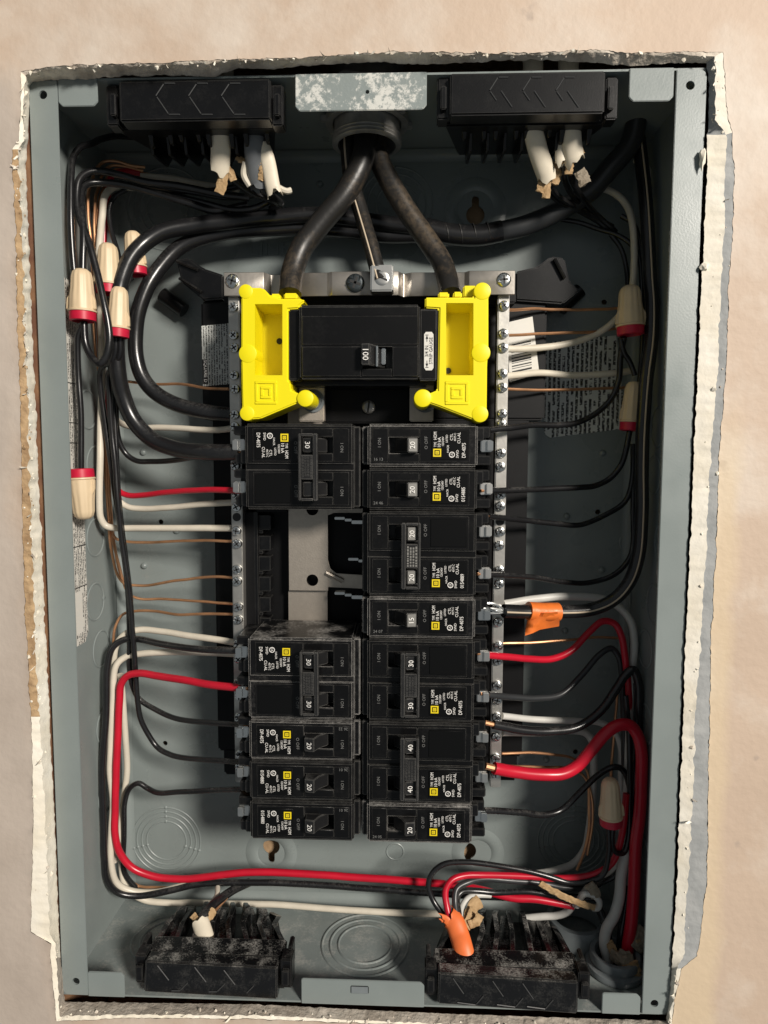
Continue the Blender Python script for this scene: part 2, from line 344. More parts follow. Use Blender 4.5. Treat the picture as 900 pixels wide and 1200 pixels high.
def cut(o, mb):
    """boolean difference, applied (both in world coordinates)"""
    me = bpy.data.meshes.new('c'); off = ORG[o.name]; me.from_pydata([v - off for v in mb.v], [], mb.f)
    b = bmesh.new(); b.from_mesh(me); bmesh.ops.recalc_face_normals(b, faces=b.faces); b.to_mesh(me); b.free()
    b = bmesh.new(); b.from_mesh(o.data); bmesh.ops.recalc_face_normals(b, faces=b.faces); b.to_mesh(o.data); b.free()
    t = bpy.data.objects.new('c', me); C.objects.link(t); t.parent = o.parent; t.location = o.location
    md = o.modifiers.new('b', 'BOOLEAN'); md.object = t; md.operation = 'DIFFERENCE'; md.solver = 'EXACT'
    dg = bpy.context.evaluated_depsgraph_get(); new = bpy.data.meshes.new_from_object(o.evaluated_get(dg)); o.modifiers.clear()
    o.data = new; new.shade_smooth(); new.set_sharp_from_angle(angle=math.radians(35)); bpy.data.objects.remove(t)
def thing(name, loc, label, cat, group=None):
    o = bpy.data.objects.new(name, None); o.empty_display_size = 0.01; C.objects.link(o); o.location = loc; ORG[o.name] = Vector(loc)
    return tag(o, label, cat, group)
def tag(o, label, cat, group=None):
    o['label'] = label; o['category'] = cat
    if group: o['group'] = group
    return o
def struct(o): o['kind'] = 'structure'; return o
def rowbox(mb, x0, y0, x1, y1, d0, d1, bev=0.0, m=0, seg=2):
    """box whose front face fills the pixel rectangle at depth d0"""
    a = P(x0, y0, d0); b = P(x1, y1, d0); c = P(x1, y0, d0); e = P(x0, y1, d0)
    xa, xb = (a.x + e.x) / 2, (b.x + c.x) / 2; za, zb = (a.z + c.z) / 2, (b.z + e.z) / 2
    return mb.box(min(xa, xb), max(xa, xb), min(d0, d1), max(d0, d1), min(za, zb), max(za, zb), bev, seg, m)

# ================================================================== THE WALL
YW = -0.012                                  # painted face of the drywall; the box front is y = 0
EDGE = [  # paint edge, face edge, back edge of the cut (photo pixels), zone: l left, n notch, t top, r right, b bottom
 ((66,1197),(70,1191),(76,1174),'b'),((59,1122),(66,1122),(71,1122),'n'),((60,1106),(65,1106),(70,1106),'n'),((36,1092),(58,1094),(69,1094),'w'),
 ((37,1040),(56,1040),(67,1040),'w'),((39,960),(53,960),(64,960),'w'),((38,900),(50,900),(61,900),'w'),((36,840),(46,840),(58,840),'l'),
 ((33,780),(42,780),(55,780),'l'),((30,720),(40,720),(52,720),'l'),((28,660),(38,660),(50,660),'l'),((26,600),(36,600),(47,600),'l'),
 ((25,540),(34,540),(44,540),'l'),((24,480),(33,480),(42,480),'l'),((22,420),(30,420),(39,420),'l'),((20,360),(28,360),(37,360),'l'),
 ((19,300),(26,300),(34,300),'l'),((18,250),(25,250),(32,250),'l'),((15,200),(22,200),(31,200),'l'),((14,175),(22,175),(32,175),'n'),
 ((22,165),(27,165),(33,165),'n'),((24,130),(27,130),(34,130),'n'),((25,100),(29,100),(35,101),'n'),((24,84),(30,88),(39,96),'t'),
 ((60,77),(60,80),(60,94),'t'),((100,76),(100,79),(100,93),'t'),((150,75),(150,78),(150,89),'t'),((200,73),(200,76),(200,89),'t'),
 ((250,71),(250,74),(250,90),'t'),((275,70),(275,72),(280,80),'t'),((320,68),(320,70),(320,81),'t'),((370,66),(370,68),(372,76),'t'),
 ((450,61),(450,63),(450,73),'t'),((500,61),(500,63),(500,76),'t'),((560,62),(560,64),(560,72),'t'),((600,62),(600,64),(600,71),'t'),
 ((640,61),(640,63),(640,70),'t'),((700,58),(700,61),(700,74),'t'),((740,62),(740,64),(740,77),'t'),((790,61),(790,63),(790,74),'t'),
 ((848,61),(838,66),(828,74),'g'),((850,100),(838,100),(831,100),'g'),((853,140),(838,140),(830,140),'g'),((858,155),(851,158),(829,158),'r'),
 ((860,200),(850,200),(829,200),'r'),((858,280),(848,280),(825,280),'r'),((854,340),(845,340),(822,340),'r'),((851,430),(841,430),(818,430),'r'),
 ((845,500),(836,500),(815,500),'r'),((842,560),(831,560),(812,560),'r'),((840,620),(829,620),(810,620),'r'),((836,700),(824,700),(806,700),'r'),
 ((833,760),(821,760),(803,760),'r'),((832,830),(815,830),(801,830),'r'),((830,910),(813,910),(798,910),'r'),((829,1020),(807,1020),(794,1020),'r'),
 ((822,1090),(802,1090),(790,1090),'r'),((817,1120),(802,1118),(788,1120),'r'),((799,1135),(793,1135),(787,1135),'n'),((792,1165),(789,1168),(784,1170),'n'),
 ((786,1206),(784,1201),(781,1196),'b'),((640,1206),(640,1203),(640,1192),'b'),((500,1202),(500,1199),(500,1187),'b'),((300,1194),(300,1190),(300,1177),'b'),((150,1193),(150,1189),(150,1175),'b')]
def fbm(p, s): return noise.noise(Vector(p) * s) + 0.5 * noise.noise(Vector(p) * s * 2.3) + 0.25 * noise.noise(Vector(p) * s * 5.1)
def wy(x): return YW + 0.0078 * (x + 0.19) / 0.38   # the wall is not quite parallel to the box
def PW(px, py, k):
    """point at fraction k of the drywall thickness"""
    p = P(px, py, YW)
    for _ in range(3):
        w0 = wy(p.x); p = P(px, py, w0 + (0.0004 - w0) * k if k else w0)
    return p
ring = []
n_e = len(EDGE)
for i in range(n_e):
    a = EDGE[i]; b = EDGE[(i + 1) % n_e]; ln = math.dist(a[0], b[0]); k = max(2, int(ln / 2.6))
    for j in range(k):
        t = j / k; q = []
        for e, y in ((0, 0.0), (1, 0.10), (2, (0.55 if a[3] == 'r' else 1.0))):
            q.append(PW(a[e][0] + (b[e][0] - a[e][0]) * t, a[e][1] + (b[e][1] - a[e][1]) * t, y))
        rough = {'l': 0.9, 'w': 0.6, 'n': 0.5, 't': 0.7, 'r': 0.6, 'g': 0.5, 'b': 0.5}[a[3]]
        c = Vector((0, 0, 0)); nrm = (q[0] - c); nrm.y = 0
        side = Vector((1 if abs(nrm.x) / 0.18 > abs(nrm.z) / 0.27 else 0, 0, 0)); side = side if side.x else Vector((0, 0, 1))
        q[0] = q[0] + side * fbm(q[0], 150) * 0.0011 * rough + side * fbm(q[0] + V((3, 3, 3)), 700) * 0.0005 * rough
        q[1] = q[1] + side * fbm(q[1] + V((1, 5, 2)), 190) * 0.0016 * rough + V((0, fbm(q[1], 300) * 0.0006, 0))
        q[2] = q[2] + side * fbm(q[2] + V((7, 1, 2)), 230) * 0.0011 * rough
        ring.append((q, a[3]))
N_ = len(ring)
mb = MB()
ox0, ox1, oz0, oz1 = -0.46, 0.46, -0.52, 0.52
inner = [q[0][0] for q in ring]; outer = []
for p in inner:
    t = min((ox1 / p.x if p.x > 0 else ox0 / p.x) if abs(p.x) > 1e-6 else 1e9, (oz1 / p.z if p.z > 0 else oz0 / p.z) if abs(p.z) > 1e-6 else 1e9)
    outer.append(V((p.x * t, wy(p.x * t), p.z * t)))
rings = [inner]
for t in (0.006, 0.013, 0.05, 0.3, 1.0): rings.append([V((a.x + (b.x - a.x) * t, wy(a.x + (b.x - a.x) * t), a.z + (b.z - a.z) * t)) for a, b in zip(inner, outer)])
# the broken lip of paint lifts and sinks a little along the edge
rings[0] = [p + V((0, -abs(fbm(p, 210)) * 0.0006, 0)) for p in rings[0]]
vs = [p for r in rings for p in r]; fs = []
for k in range(len(rings) - 1):
    for i in range(N_): fs.append((k * N_ + i, k * N_ + (i + 1) % N_, (k + 1) * N_ + (i + 1) % N_, (k + 1) * N_ + i))
mb.add(vs, fs, 0)
wall = struct(mb.build('wall', 'wall_paint', origin=(0, YW, 0), smooth=60)); wall['label'] = 'tan painted drywall with a rough cut opening round the panel'
face = {'l': 'gypsum_brown', 'w': 'gypsum', 'n': 'gypsum', 't': 'cut_paper', 'r': 'paper_grey', 'g': 'gypsum', 'b': 'gypsum'}
cutm = {'l': 'gypsum', 'w': 'gypsum', 'n': 'gypsum', 't': 'cut_paper', 'r': 'gypsum', 'g': 'paper_grey', 'b': 'ledge'}
for nm, a, b, table, sub in (('torn_paper_edge', 0, 1, face, 3), ('cut_edge', 1, 2, cutm, 5)):
    mats = sorted(set(table.values())); mb = MB(); vs = []; fs = []; mi = []
    for k in range(sub + 1):
        for q, z in ring:
            p = q[a].lerp(q[b], k / sub)
            if 0 < k < sub:
                amp = (0.0004 if z in 'lw' else 0.0007) if nm == 'cut_edge' else 0.0006
                nn = fbm(p, 260) * amp + fbm(p + V((2, 2, 2)), 900) * amp * 0.5
                sd = V((1, -0.5, 0)) if z in 'lwnrg' else V((0, -0.5, 1)); p = p + sd * nn
            if k == 0: p = q[a] + (V((0, 0.0001, 0)) if a == 0 else V())
            vs.append(p)
    for k in range(sub):
        for i in range(N_): fs.append((k * N_ + i, k * N_ + (i + 1) % N_, (k + 1) * N_ + (i + 1) % N_, (k + 1) * N_ + i)); mi.append(mats.index(table[ring[i][1]]))
    mb.add(vs, fs); mb.m = mi; ORG[wall.name] = V((0, YW, 0)); mb.build(nm, mats, wall, smooth=70)
# crumbs and paper fuzz hanging along the cut
mb = MB(); fz = MB()
for i in range(0, N_):
    q, z = ring[i]
    if random.random() < {'l': .34, 'w': .14, 'n': .2, 't': .13, 'r': .06, 'g': .2, 'b': .2}[z]:
        t = random.random(); p = q[1].lerp(q[2], t * 0.5) if random.random() < .7 else q[0].lerp(q[1], random.random())
        r = random.choice((.0004, .0005, .0006, .0008, .0013)); b = bmesh.new(); bmesh.ops.create_icosphere(b, subdivisions=1, radius=r)
        for v in b.verts: v.co = V((v.co.x * random.uniform(.5, 1.3), v.co.y * random.uniform(.5, 1.2), v.co.z * random.uniform(.5, 1.5))) + p
        mb.bm(b, random.choice((0, 0, 1)) if z == 'l' else random.choice((0, 0, 0, 2)))
    if random.random() < {'l': .10, 'w': .03, 'n': .06, 't': .12, 'r': .012, 'g': .03, 'b': .03}[z]:
        p = q[1] + V((0, -0.0005, 0)); d = V((random.uniform(-1, 1), -0.5, random.uniform(-1, .3))).normalized() * random.uniform(.0015, .005)
        e = V((random.uniform(-1, 1), 0, random.uniform(-1, 1))).normalized() * random.uniform(.0003, .0009)
        fz.prism([p - e, p + e, p + d * .6 + e * .7 + V((0, 0, -.0006)), p + d], [v + V((0, .00025, 0)) for v in (p - e, p + e, p + d * .6 + e * .7 + V((0, 0, -.0006)), p + d)], m=random.choice((0, 0, 2)))
o = mb.build('gypsum_crumbs', ['gypsum', 'gypsum_brown', 'cut_paper'], wall); o['kind'] = 'stuff'
o = fz.build('paper_shreds', ['gypsum', 'gypsum_brown', 'cut_paper'], wall); o['kind'] = 'stuff'
# framing; right stud and plates added, unseen, to stop light leaking into the cavity
for nm, bx, m in (('wall_stud', (-0.232, -0.1835, 0.0035, 0.1040, -0.5, 0.5), 'wood'), ('wall_stud', (0.194, 0.24, 0.0035, 0.1040, -0.5, 0.5), 'wood'),
                  ('added_plate', (-0.1834, 0.1938, 0.002, 0.1040, 0.40, 0.44), 'wood'), ('added_plate', (-0.1834, 0.1938, 0.002, 0.1040, -0.36, -0.32), 'wood'),
                  ('wall_sheathing', (-0.46, 0.46, 0.1045, 0.115, -0.52, 0.52), 'sheathing')):
    struct(MB().box(*bx, bev=0.001, seg=1).build(nm, m))

# ================================================================== THE METAL BOX
box = thing('panel_box', (0, D, -H2), 'grey enamelled steel electrical panel box recessed in the drywall', 'panel box')
T = 0.0012
back = MB().box(-W2, W2, D, D + T, -H2, H2).build('back_panel', 'grey_enamel_back', box)
cm = MB()
HOLES = [(188,611),(733,1011),(149,1011)]
HOLES = [(188.5,611.5),(708,354),(700.5,600),(193.5,871),(674.5,881)]
for h in HOLES:
    p = P(*h, D); cm.lathe(p + V((0, -.01, 0)), (0, 1, 0), [(0.0018, 0), (0.0018, .02)], 16)
def keyhole(px, py, up):
    p = P(px, py, D); r, s_, ln = 0.0062, 0.0024, 0.0125; pts = []
    a0 = math.asin(s_ / r)
    for i in range(21):
        a = math.pi / 2 + a0 + (2 * math.pi - 2 * a0) * i / 20; pts.append((math.cos(a) * r, math.sin(a) * r))
    for i in range(7): a = math.pi * i / 6; pts.append((math.cos(a) * s_, ln - s_ + math.sin(a) * s_))
    return [p + V((x, -.01, z * up)) for x, z in pts]
for kx, ky, up in ((557, 252, 1), (318, 992, -1), (548, 997, -1)): cm.poly(keyhole(kx, ky, up), (0, .02, 0))
cut(back, cm)
# rolled inner corners, side walls, top, bottom
def corner(a, b, c, e, r=0.006, n=5):   # strip of a quarter round between wall plane and back plane from line a-b ; c inward dir (wall->in), e depth dir
    mb = MB(); vs = []
    for k in range(n + 1):
        t = math.pi / 2 * k / n; off = V(c) * (r - r * math.cos(t)) + V((0, -1, 0)) * (r - r * math.sin(t))
        vs += [V(a) + off, V(b) + off]
    mb.add(vs, [(2 * k, 2 * k + 1, 2 * k + 3, 2 * k + 2) for k in range(n)]); return mb
e_ = 0.0004
for a, b, c in (((-W2 + e_, D - e_, -H2), (-W2 + e_, D - e_, H2), (1, 0, 0)), ((W2 - e_, D - e_, -H2), (W2 - e_, D - e_, H2), (-1, 0, 0)),
                ((-W2, D - e_, H2 - e_), (W2, D - e_, H2 - e_), (0, 0, -1)), ((-W2, D - e_, -H2 + e_), (W2, D - e_, -H2 + e_), (0, 0, 1))):
    corner(a, b, c, None).build('rolled_corner', 'grey_enamel', box, smooth=80)
lw = MB().box(-W2 - T, -W2, 0.0014, D + T, -H2, H2).build('side_wall', 'grey_enamel', box)
rw = MB().box(W2, W2 + T, 0.0014, D + T, -H2, H2).build('side_wall', 'grey_enamel', box)
tw = MB().box(-W2 - T, W2 + T, 0.0014, D + T, H2 + .0001, H2 + T).build('top_wall', 'grey_enamel', box)
bw = MB().box(-W2 - T, W2 + T, 0.0014, D + T, -H2 - T, -H2 - .0001).build('bottom_wall', 'grey_enamel_dusty', box)
# front flanges with a mounting hole at each end
FW = 0.0146
for sgn, holes in ((-1, ((50.5, 111), (89, 1150))), (1, ((809, 100), (767, 1176)))):
    xo, xi = sgn * (W2 + T), sgn * (W2 - FW); r = 0.004; pts = []
    for cx, cz, q in ((xo - sgn * r, H2 - r, 0), (xo - sgn * r, -H2 + r, 1)):
        for k in range(5):
            a = math.pi / 2 * k / 4; dx, dz = (math.sin(a), math.cos(a)) if q == 0 else (math.cos(a), -math.sin(a)); pts.append((cx + sgn * dx * r, 0, cz + dz * r))
    pts += [(xi, 0, -H2), (xi, 0, H2)]
    fl = MB().poly(pts, (0, T, 0), bev=0.0003, seg=2).build('front_flange', 'grey_enamel', box)
    cm = MB()
    for h in holes: cm.lathe(P(*h, 0) + V((0, -.01, 0)), (0, 1, 0), [(0.0023, 0), (0.0023, .03)], 20)
    cut(fl, cm)
# front tabs along top and bottom
def tab(x0, y0, x1, y1, m, top):
    mb = MB(); a, b = P(x0, y0, .0005), P(x1, y1, .0005); z0, z1 = min(a.z, b.z), max(a.z, b.z)
    if top: z1 = H2 + T
    else: z0 = -H2 - T
    c = 0.0022
    pts = [(a.x, 0.0005, z1), (b.x, .0005, z1), (b.x, .0005, z0 + c), (b.x - c, .0005, z0), (a.x + c, .0005, z0), (a.x, .0005, z0 + c)] if top else \
          [(a.x, .0005, z0), (b.x, .0005, z0), (b.x, .0005, z1 - c), (b.x - c, .0005, z1), (a.x + c * .3, .0005, z1), (a.x, .0005, z1 - c * .3)]
    mb.poly(pts, (0, T, 0), bev=0.0003)
    o = mb.build('front_tab', m, box)
    return o
tab(67.5, 94, 114.5, 124, 'grey_enamel', True); mt = tab(346, 97, 500, 128, 'grey_enamel_splashed', True); tab(738, 86, 789, 118, 'grey_enamel', True)
cm = MB(); p = P(430.5, 107, 0); cm.lathe(p + V((0, -.01, 0)), (0, 1, 0), [(0.0011, 0), (0.0011, .03)], 10); cut(mt, cm)
tab(102.5, 1139, 146, 1164, 'grey_enamel', False); bt = tab(353, 1147, 497, 1176, 'grey_enamel', False); tab(706, 1164, 750, 1190, 'grey_enamel', False)
mb = MB(); rowbox(mb, 411, 1156, 432, 1165, -.0002, .0006, .0008); mb.build('embossed_lug', 'pvc_grey', box)
# knock-out rings: raised rims on real sheet
def ringm(mb, c, ax, r, w_=0.0007, h=0.0005):
    mb.lathe(c, ax, [(r - w_, 0), (r - w_ * .3, h), (r + w_ * .3, h), (r + w_, 0)], 48, cap=False)
def ko_back(px, py, rs, tabs=True):
    mb = MB(); c = P(px, py, D - .0001)
    for r in rs:
        ringm(mb, c, (0, -1, 0), r)
        if tabs:
            for a in (1.57, 3.4, 6.0): mb.lathe(c + V((math.cos(a) * r, 0, math.sin(a) * r)), (0, -1, 0), [(0.0013, 0), (0.0009, .0006), (.0002, .0007)], 8, cap=False)
    return mb.build('knockout', 'grey_enamel', box, smooth=60)
ko_back(195, 985, (.0148, .0185, .0222, .0255)); ko_back(196, 245, (.014, .019, .0235, .0275)); ko_back(465, 240, (.014, .020, .0245)); ko_back(672, 985, (.0148, .0185, .0222, .0255))
ko_back(740, 636, (.0078,), False); ko_back(463, 998, (.0062,), False)
for sgn, lst in ((-1, ((112, 630), (112, 705), (119, 760), (123, 850), (112, 545), (103, 480), (125, 930))), (1, ((766, 708), (756, 760), (776, 636), (771, 500), (766, 556), (757, 848), (753, 1000)))):
    for px, py in lst:
        mb = MB(); c = PX(px, py, sgn * (W2 - .0002)); c.y = min(max(c.y, .03), .075); ringm(mb, c, (-sgn, 0, 0), .0122, .0008, .0006)
        mb.lathe(c + V((0, .0122, 0)), (-sgn, 0, 0), [(.0022, 0), (.0016, .0005), (.0004, .0006)], 8, cap=False); mb.build('knockout', 'grey_enamel', box, smooth=60)
mb = MB(); c = PZ(428, 1106, -H2 + .0001)
for r in (.018, .0235, .029): ringm(mb, c, (0, 0, 1), r, .0009, .0007)
mb.build('knockout', 'grey_enamel_dusty', box, smooth=60)
mb = MB(); c = V((-.135, .05, -H2 + .0001))
for r in (.018, .0235): ringm(mb, c, (0, 0, 1), r, .0009, .0007)
mb.build('knockout', 'grey_enamel_dusty', box, smooth=60)
# pressed dimples, keyhole bosses, pressed lettering
for px, py in ((169, 663), (375, 216), (664, 605), (706, 531), (705, 668), (662, 739), (168, 530), (207, 622), (640, 890)):
    MB().lathe(P(px, py, D), (0, -1, 0), [(.0024, 0), (.0023, .0007), (.0016, .0016), (.0006, .002), (.0001, .00205)], 14, cap=False).build('dimple', 'grey_enamel_back', box, smooth=80)
for px, py, r in ((557, 245, .0165), (318, 1000, .0145), (560, 1000, .0145)):
    MB().lathe(P(px, py, D - .0001), (0, -1, 0), [(r + .0045, 0), (r + .002, .0008), (r - .001, .0011), (r - .0035, .0006), (r - .0045, 0)], 40, cap=False).build('keyhole_boss', 'grey_enamel_back', box, smooth=80)
for px, py in ((316, 291), (571, 291)):
    MB().text('LINE', P(px, py, D - .0002), (1, 0, 0), (0, 0, 1), .0105, extrude=.0006).build('pressed_lettering', 'grey_enamel_back', box)
# stickers
def plate(name, pts, n, m, parent, th=.0002):
    n = V(n) * th; o = MB().poly([V(p) + n for p in pts], -n).build(name, m, parent, smooth=0); return o
def sidestrip(x, sgn, py0, py1, y0, y1, m):
    z0, z1 = PX(100 if sgn < 0 else 780, py0, x).z, PX(100 if sgn < 0 else 780, py1, x).z
    return plate('sticker', [(x, y0, z0), (x, y1, z0), (x, y1, z1 + .006), (x, y1 - .004, z1), (x, y0, z1)], (-sgn, 0, 0), m, box)
sidestrip(-W2 + .0003, -1, 338, 752, .0165, .0445, 'print_side'); sidestrip(W2 - .0003, 1, 275, 695, .012, .0420, 'print_small')
# blank white ends and rules on the left sticker
x = -W2 + .00062
for py, hh in ((452, .0006), (380, .0006), (497, .0006), (520, .0006), (640, .0006), (688, .0006)):
    mb = MB(); z = PX(95, py, x).z; mb.add([(x, .0165, z), (x, .0445, z), (x, .0445, z + hh), (x, .0165, z + hh)], [(0, 1, 2, 3)])
    mb.build('sticker_rule', 'print_black', box, smooth=0)
z0, z1 = PX(95, 692, x).z, PX(95, 742, x).z
mb = MB(); mb.add([(x - .0001, .017, z0), (x - .0001, .038, z0), (x - .0001, .038, z1), (x - .0001, .017, z1)], [(0, 1, 2, 3)]); mb.build('sticker_blank', 'sticker_white', box, smooth=0)
st = plate('sticker', [P(634, 402, D), P(722, 393, D), P(734, 502, D), P(644, 513, D), P(638, 508, D)], (0, -1, 0), 'print_instructions', box)

# ================================================================== INTERIOR (bus assembly)
it = thing('panel_interior', P(430, 920, .09), 'black bus assembly with two long neutral bars full of screws', 'bus assembly')
mb = MB()
YB = .066
for r in ((236, 352, 640, 492), (252, 490, 616, 884), (262, 880, 606, 912)):
    rowbox(mb, *r, YB + (0 if r[1] < 400 else .0004 if r[1] < 600 else .0008), .0935, .0015)
for x0, x1, y0, y1 in ((286, 300, 600, 745), (286, 338, 740, 760), (300, 336, 592, 600)): rowbox(mb, x0, y0, x1, y1, .052, .0655, .0006)
mb.build('base', 'black_plastic_matte', it)
# ribbed comb in the empty breaker slots
mb = MB()
for y0 in range(604, 740, 24):
    rowbox(mb, 301, y0, 317, y0 + 17, .055, .0655, .0004); rowbox(mb, 303, y0 + 17.4, 308, y0 + 21, .054, .0655, .0003)
rowbox(mb, 298, 600, 302.5, 735, .0515, .0655, .0003)
mb.build('stab_comb', 'black_plastic', it)
# arms that reach the back panel at the top corners
for pts in ([(206, 304), (222, 302), (238, 314), (262, 322), (262, 350), (238, 352), (212, 330)], [(604, 318), (630, 312), (646, 300), (662, 302), (668, 330), (680, 340), (660, 356), (604, 352)]):
    MB().poly([P(x, y, .062) for x, y in pts], (0, .03, 0), bev=.0012).build('support_arm', 'black_plastic', it)
for a, b in (((207, 306), (232, 316)), ((210, 326), (236, 342)), ((650, 303), (662, 326))):
    mb = MB(); mb.tube([P(*a, .060), P(*b, .060)], .0011, 6); mb.build('arm_rib', 'black_plastic', it)
for a, b in (((190, 345), (216, 364)), ((656, 362), (680, 340))):
    mb = MB(); mb.tube([P(*a, .088), P(*b, .088)], .005, 12); mb.build('support_foot', 'black_plastic', it)
# zig-zag steel bracket across the top
YBR = .040
def bracket(px0, px1, py0, py1, prof):
    """strip along x whose depth follows prof [(px, depth)]"""
    front = []; 
    zt, zb = P(430, py0, YBR).z, P(430, py1, YBR).z; mb = MB(); th = .0016
    pts = [(P(px, py0, YBR).x, d) for px, d in prof]
    loop = [(x, d, zb) for x, d in pts] + [(x, d + th, zb) for x, d in reversed(pts)]
    mb.prism([V(p) for p in loop], [V((p[0], p[1], zt)) for p in loop], bev=.0003, seg=1); return mb
br = bracket(262, 605, 318, 346, [(262, YBR), (309, YBR), (315, YBR + .006), (326, YBR + .006), (331, YBR + .002), (383, YBR + .002), (389, YBR), (467, YBR), (473, YBR + .006), (482, YBR + .003), (545, YBR + .003), (550, YBR), (604, YBR)]).build('top_bracket', 'bracket_metal', it)
rowbox(MB(), 262, 340, 605, 356, YBR + .012, .0655, .001).build('bracket_shelf', 'black_plastic_matte', it)
def screw(px, py, d, r, parent, m='screw_metal', head='phillips', name='screw', h=.0016):
    p = P(px, py, d); rot = random.uniform(0, math.pi); mb = MB()
    mb.lathe(p, (0, -1, 0), [(r, -.001), (r, h * .45), (r * .86, h * .85), (r * .6, h), (r * .02, h * 1.02)], 18)
    for k in range(2 if head == 'phillips' else 1):
        a = rot + k * math.pi / 2; u = V((math.cos(a), 0, math.sin(a))); w_ = V((-u.z, 0, u.x)); ln = r * (.62 if head == 'phillips' else .86); t = r * .13; y = V((0, -h * 1.08, 0))
        mb.add([p + y + u * ln + w_ * t, p + y + u * ln - w_ * t, p + y - u * ln - w_ * t, p + y - u * ln + w_ * t], [(0, 1, 2, 3)], 1)
        if head == 'phillips': 
            for s_ in (-1, 1): mb.tube([p + y * .7 + u * r * .28 + w_ * s_ * r * .3, p + y * .9 + u * r * .8 + w_ * s_ * r * .3], r * .12, 5)
    return mb.build(name, [m, 'slot_dark'], parent)
screw(272.5, 329.5, YBR, .0042, br); screw(590.5, 328, YBR, .0042, br); screw(416.5, 332, YBR, .0056, br, 'screw_dark', h=.0022)
lug = MB(); rowbox(lug, 434, 310, 461, 341, YBR - .011, YBR + .001, .0008); lug = lug.build('ground_lug', 'aluminium', it)
screw(447.5, 326, YBR - .011, .0042, lug, 'aluminium', head='slot', h=.0006)
# neutral bars
LS = [360, 393, 408, 440, 456, 486, 500, 532, 546, 580, 594, 607, 622, 637, 667, 681, 711, 726, 754, 772, 800, 815, 840, 859, 883, 898]
RS = [358.5, 391, 407.5, 438, 454, 485, 497, 531, 547, 580, 593, 610, 623, 639, 668, 684, 714, 729, 757, 774, 803, 820, 840, 863, 888, 906]
YN = .0445
for xs, top, bot, sl, hole in (((269.5, 282.5, 273.5, 286), 347, 917, LS, 607), ((580, 595, 577.5, 589), 345, 923, RS, 610)):
    mb = MB(); a, b, c, e = P(xs[0], top, YN), P(xs[1], top, YN), P(xs[3], bot, YN), P(xs[2], bot, YN)
    x0, x1 = (a.x + e.x) / 2, (b.x + c.x) / 2
    bar = mb.box(x0, x1, YN, YN + .011, e.z, a.z, .0006).build('neutral_bar', 'bar_metal', it)
    xc = (x0 + x1) / 2
    for py in sl:
        p = P(430, py, YN); pxx = 450 + F * ((RM.transposed() @ (V((xc, YN, p.z)) - CAM)).x / (RM.transposed() @ (V((xc, YN, p.z)) - CAM)).y)
        if py == hole:
            MB().lathe(V((xc, YN, p.z)), (0, -1, 0), [(.0027, 0), (.0027, .0002), (.0001, .0003)], 16).build('empty_hole', 'slot_dark', bar)
        else: screw(pxx + random.uniform(-.6, .6), py, YN - .0004, .0031, bar, h=.0022)
    # wire openings in the side of the bar
# bus strap seen in the empty slots
ob = MB(); rowbox(ob, 338, 470, 384, 692, .056, .0575); 
ob = ob.build('bus_strap', 'strap_metal', it); cm = MB()
for px, py in ((366, 597), (366, 680)): cm.lathe(P(px, py, .056) + V((0, -.01, 0)), (0, 1, 0), [(.0039, 0), (.0039, .03)], 20)
cut(ob, cm)
mb = MB(); rowbox(mb, 338.2, 692.5, 383.8, 745, .060, .0615); mb.build('bus_strap', 'strap_metal', it)
mb = MB(); mb.poly([P(384, 596, .0565), P(425, 596, .0565), P(425, 601, .0565), P(391, 601, .0565), P(384, 604, .0565)], (0, .001, 0)); mb.build('bus_crosspiece', 'strap_metal', it)
mb = MB(); mb.poly([P(384, 655, .0565), P(387, 666, .0565), P(394, 672, .0565), P(426, 674, .0565), P(426, 690, .0565), P(384, 688, .0565)], (0, .001, 0), bev=.0003); mb.build('bus_crosspiece', 'strap_metal', it)
mb = MB(); mb.tube([P(382, 671, .0555), P(402, 681, .0555)], .0016, 8); mb.build('stiffening_rib', 'strap_metal', it)
for x0, y0 in ((392, 606), (408, 654), (392, 694)):
    mb = MB(); rowbox(mb, x0, y0, x0 + 12, y0 + 3, .047, .056, .0003); rowbox(mb, x0 + 12, y0 + 2, x0 + 20, y0 + 5, .048, .056, .0003); rowbox(mb, x0 + 20, y0 + 4, x0 + 33, y0 + 8, .049, .056, .0003); mb.build('bus_stab', 'screw_metal', it)
# parts around the main breaker feet
for x0, x1 in ((350, 380), (480, 508)):
    mb = MB(); rowbox(mb, x0, 446, x1, 494, .038, .045, .0006); mb.build('main_stab', 'strap_metal', it)
    mb = MB(); mb.lathe(P((x0 + x1) / 2 + (2 if x0 < 400 else 4), 470, .038), (0, -1, 0), [(.007, 0), (.007, .0012), (.0055, .0018), (.0052, .003), (.0001, .0031)], 24); mb.build('stab_bolt', 'pvc_grey', it)
screw(432, 477, .052, .0042, it, 'conduit_metal', head='slot')
mb = MB(); rowbox(mb, 380, 446, 480, 496, .0525, .066, .001); mb.build('centre_block', 'black_plastic_matte', it)
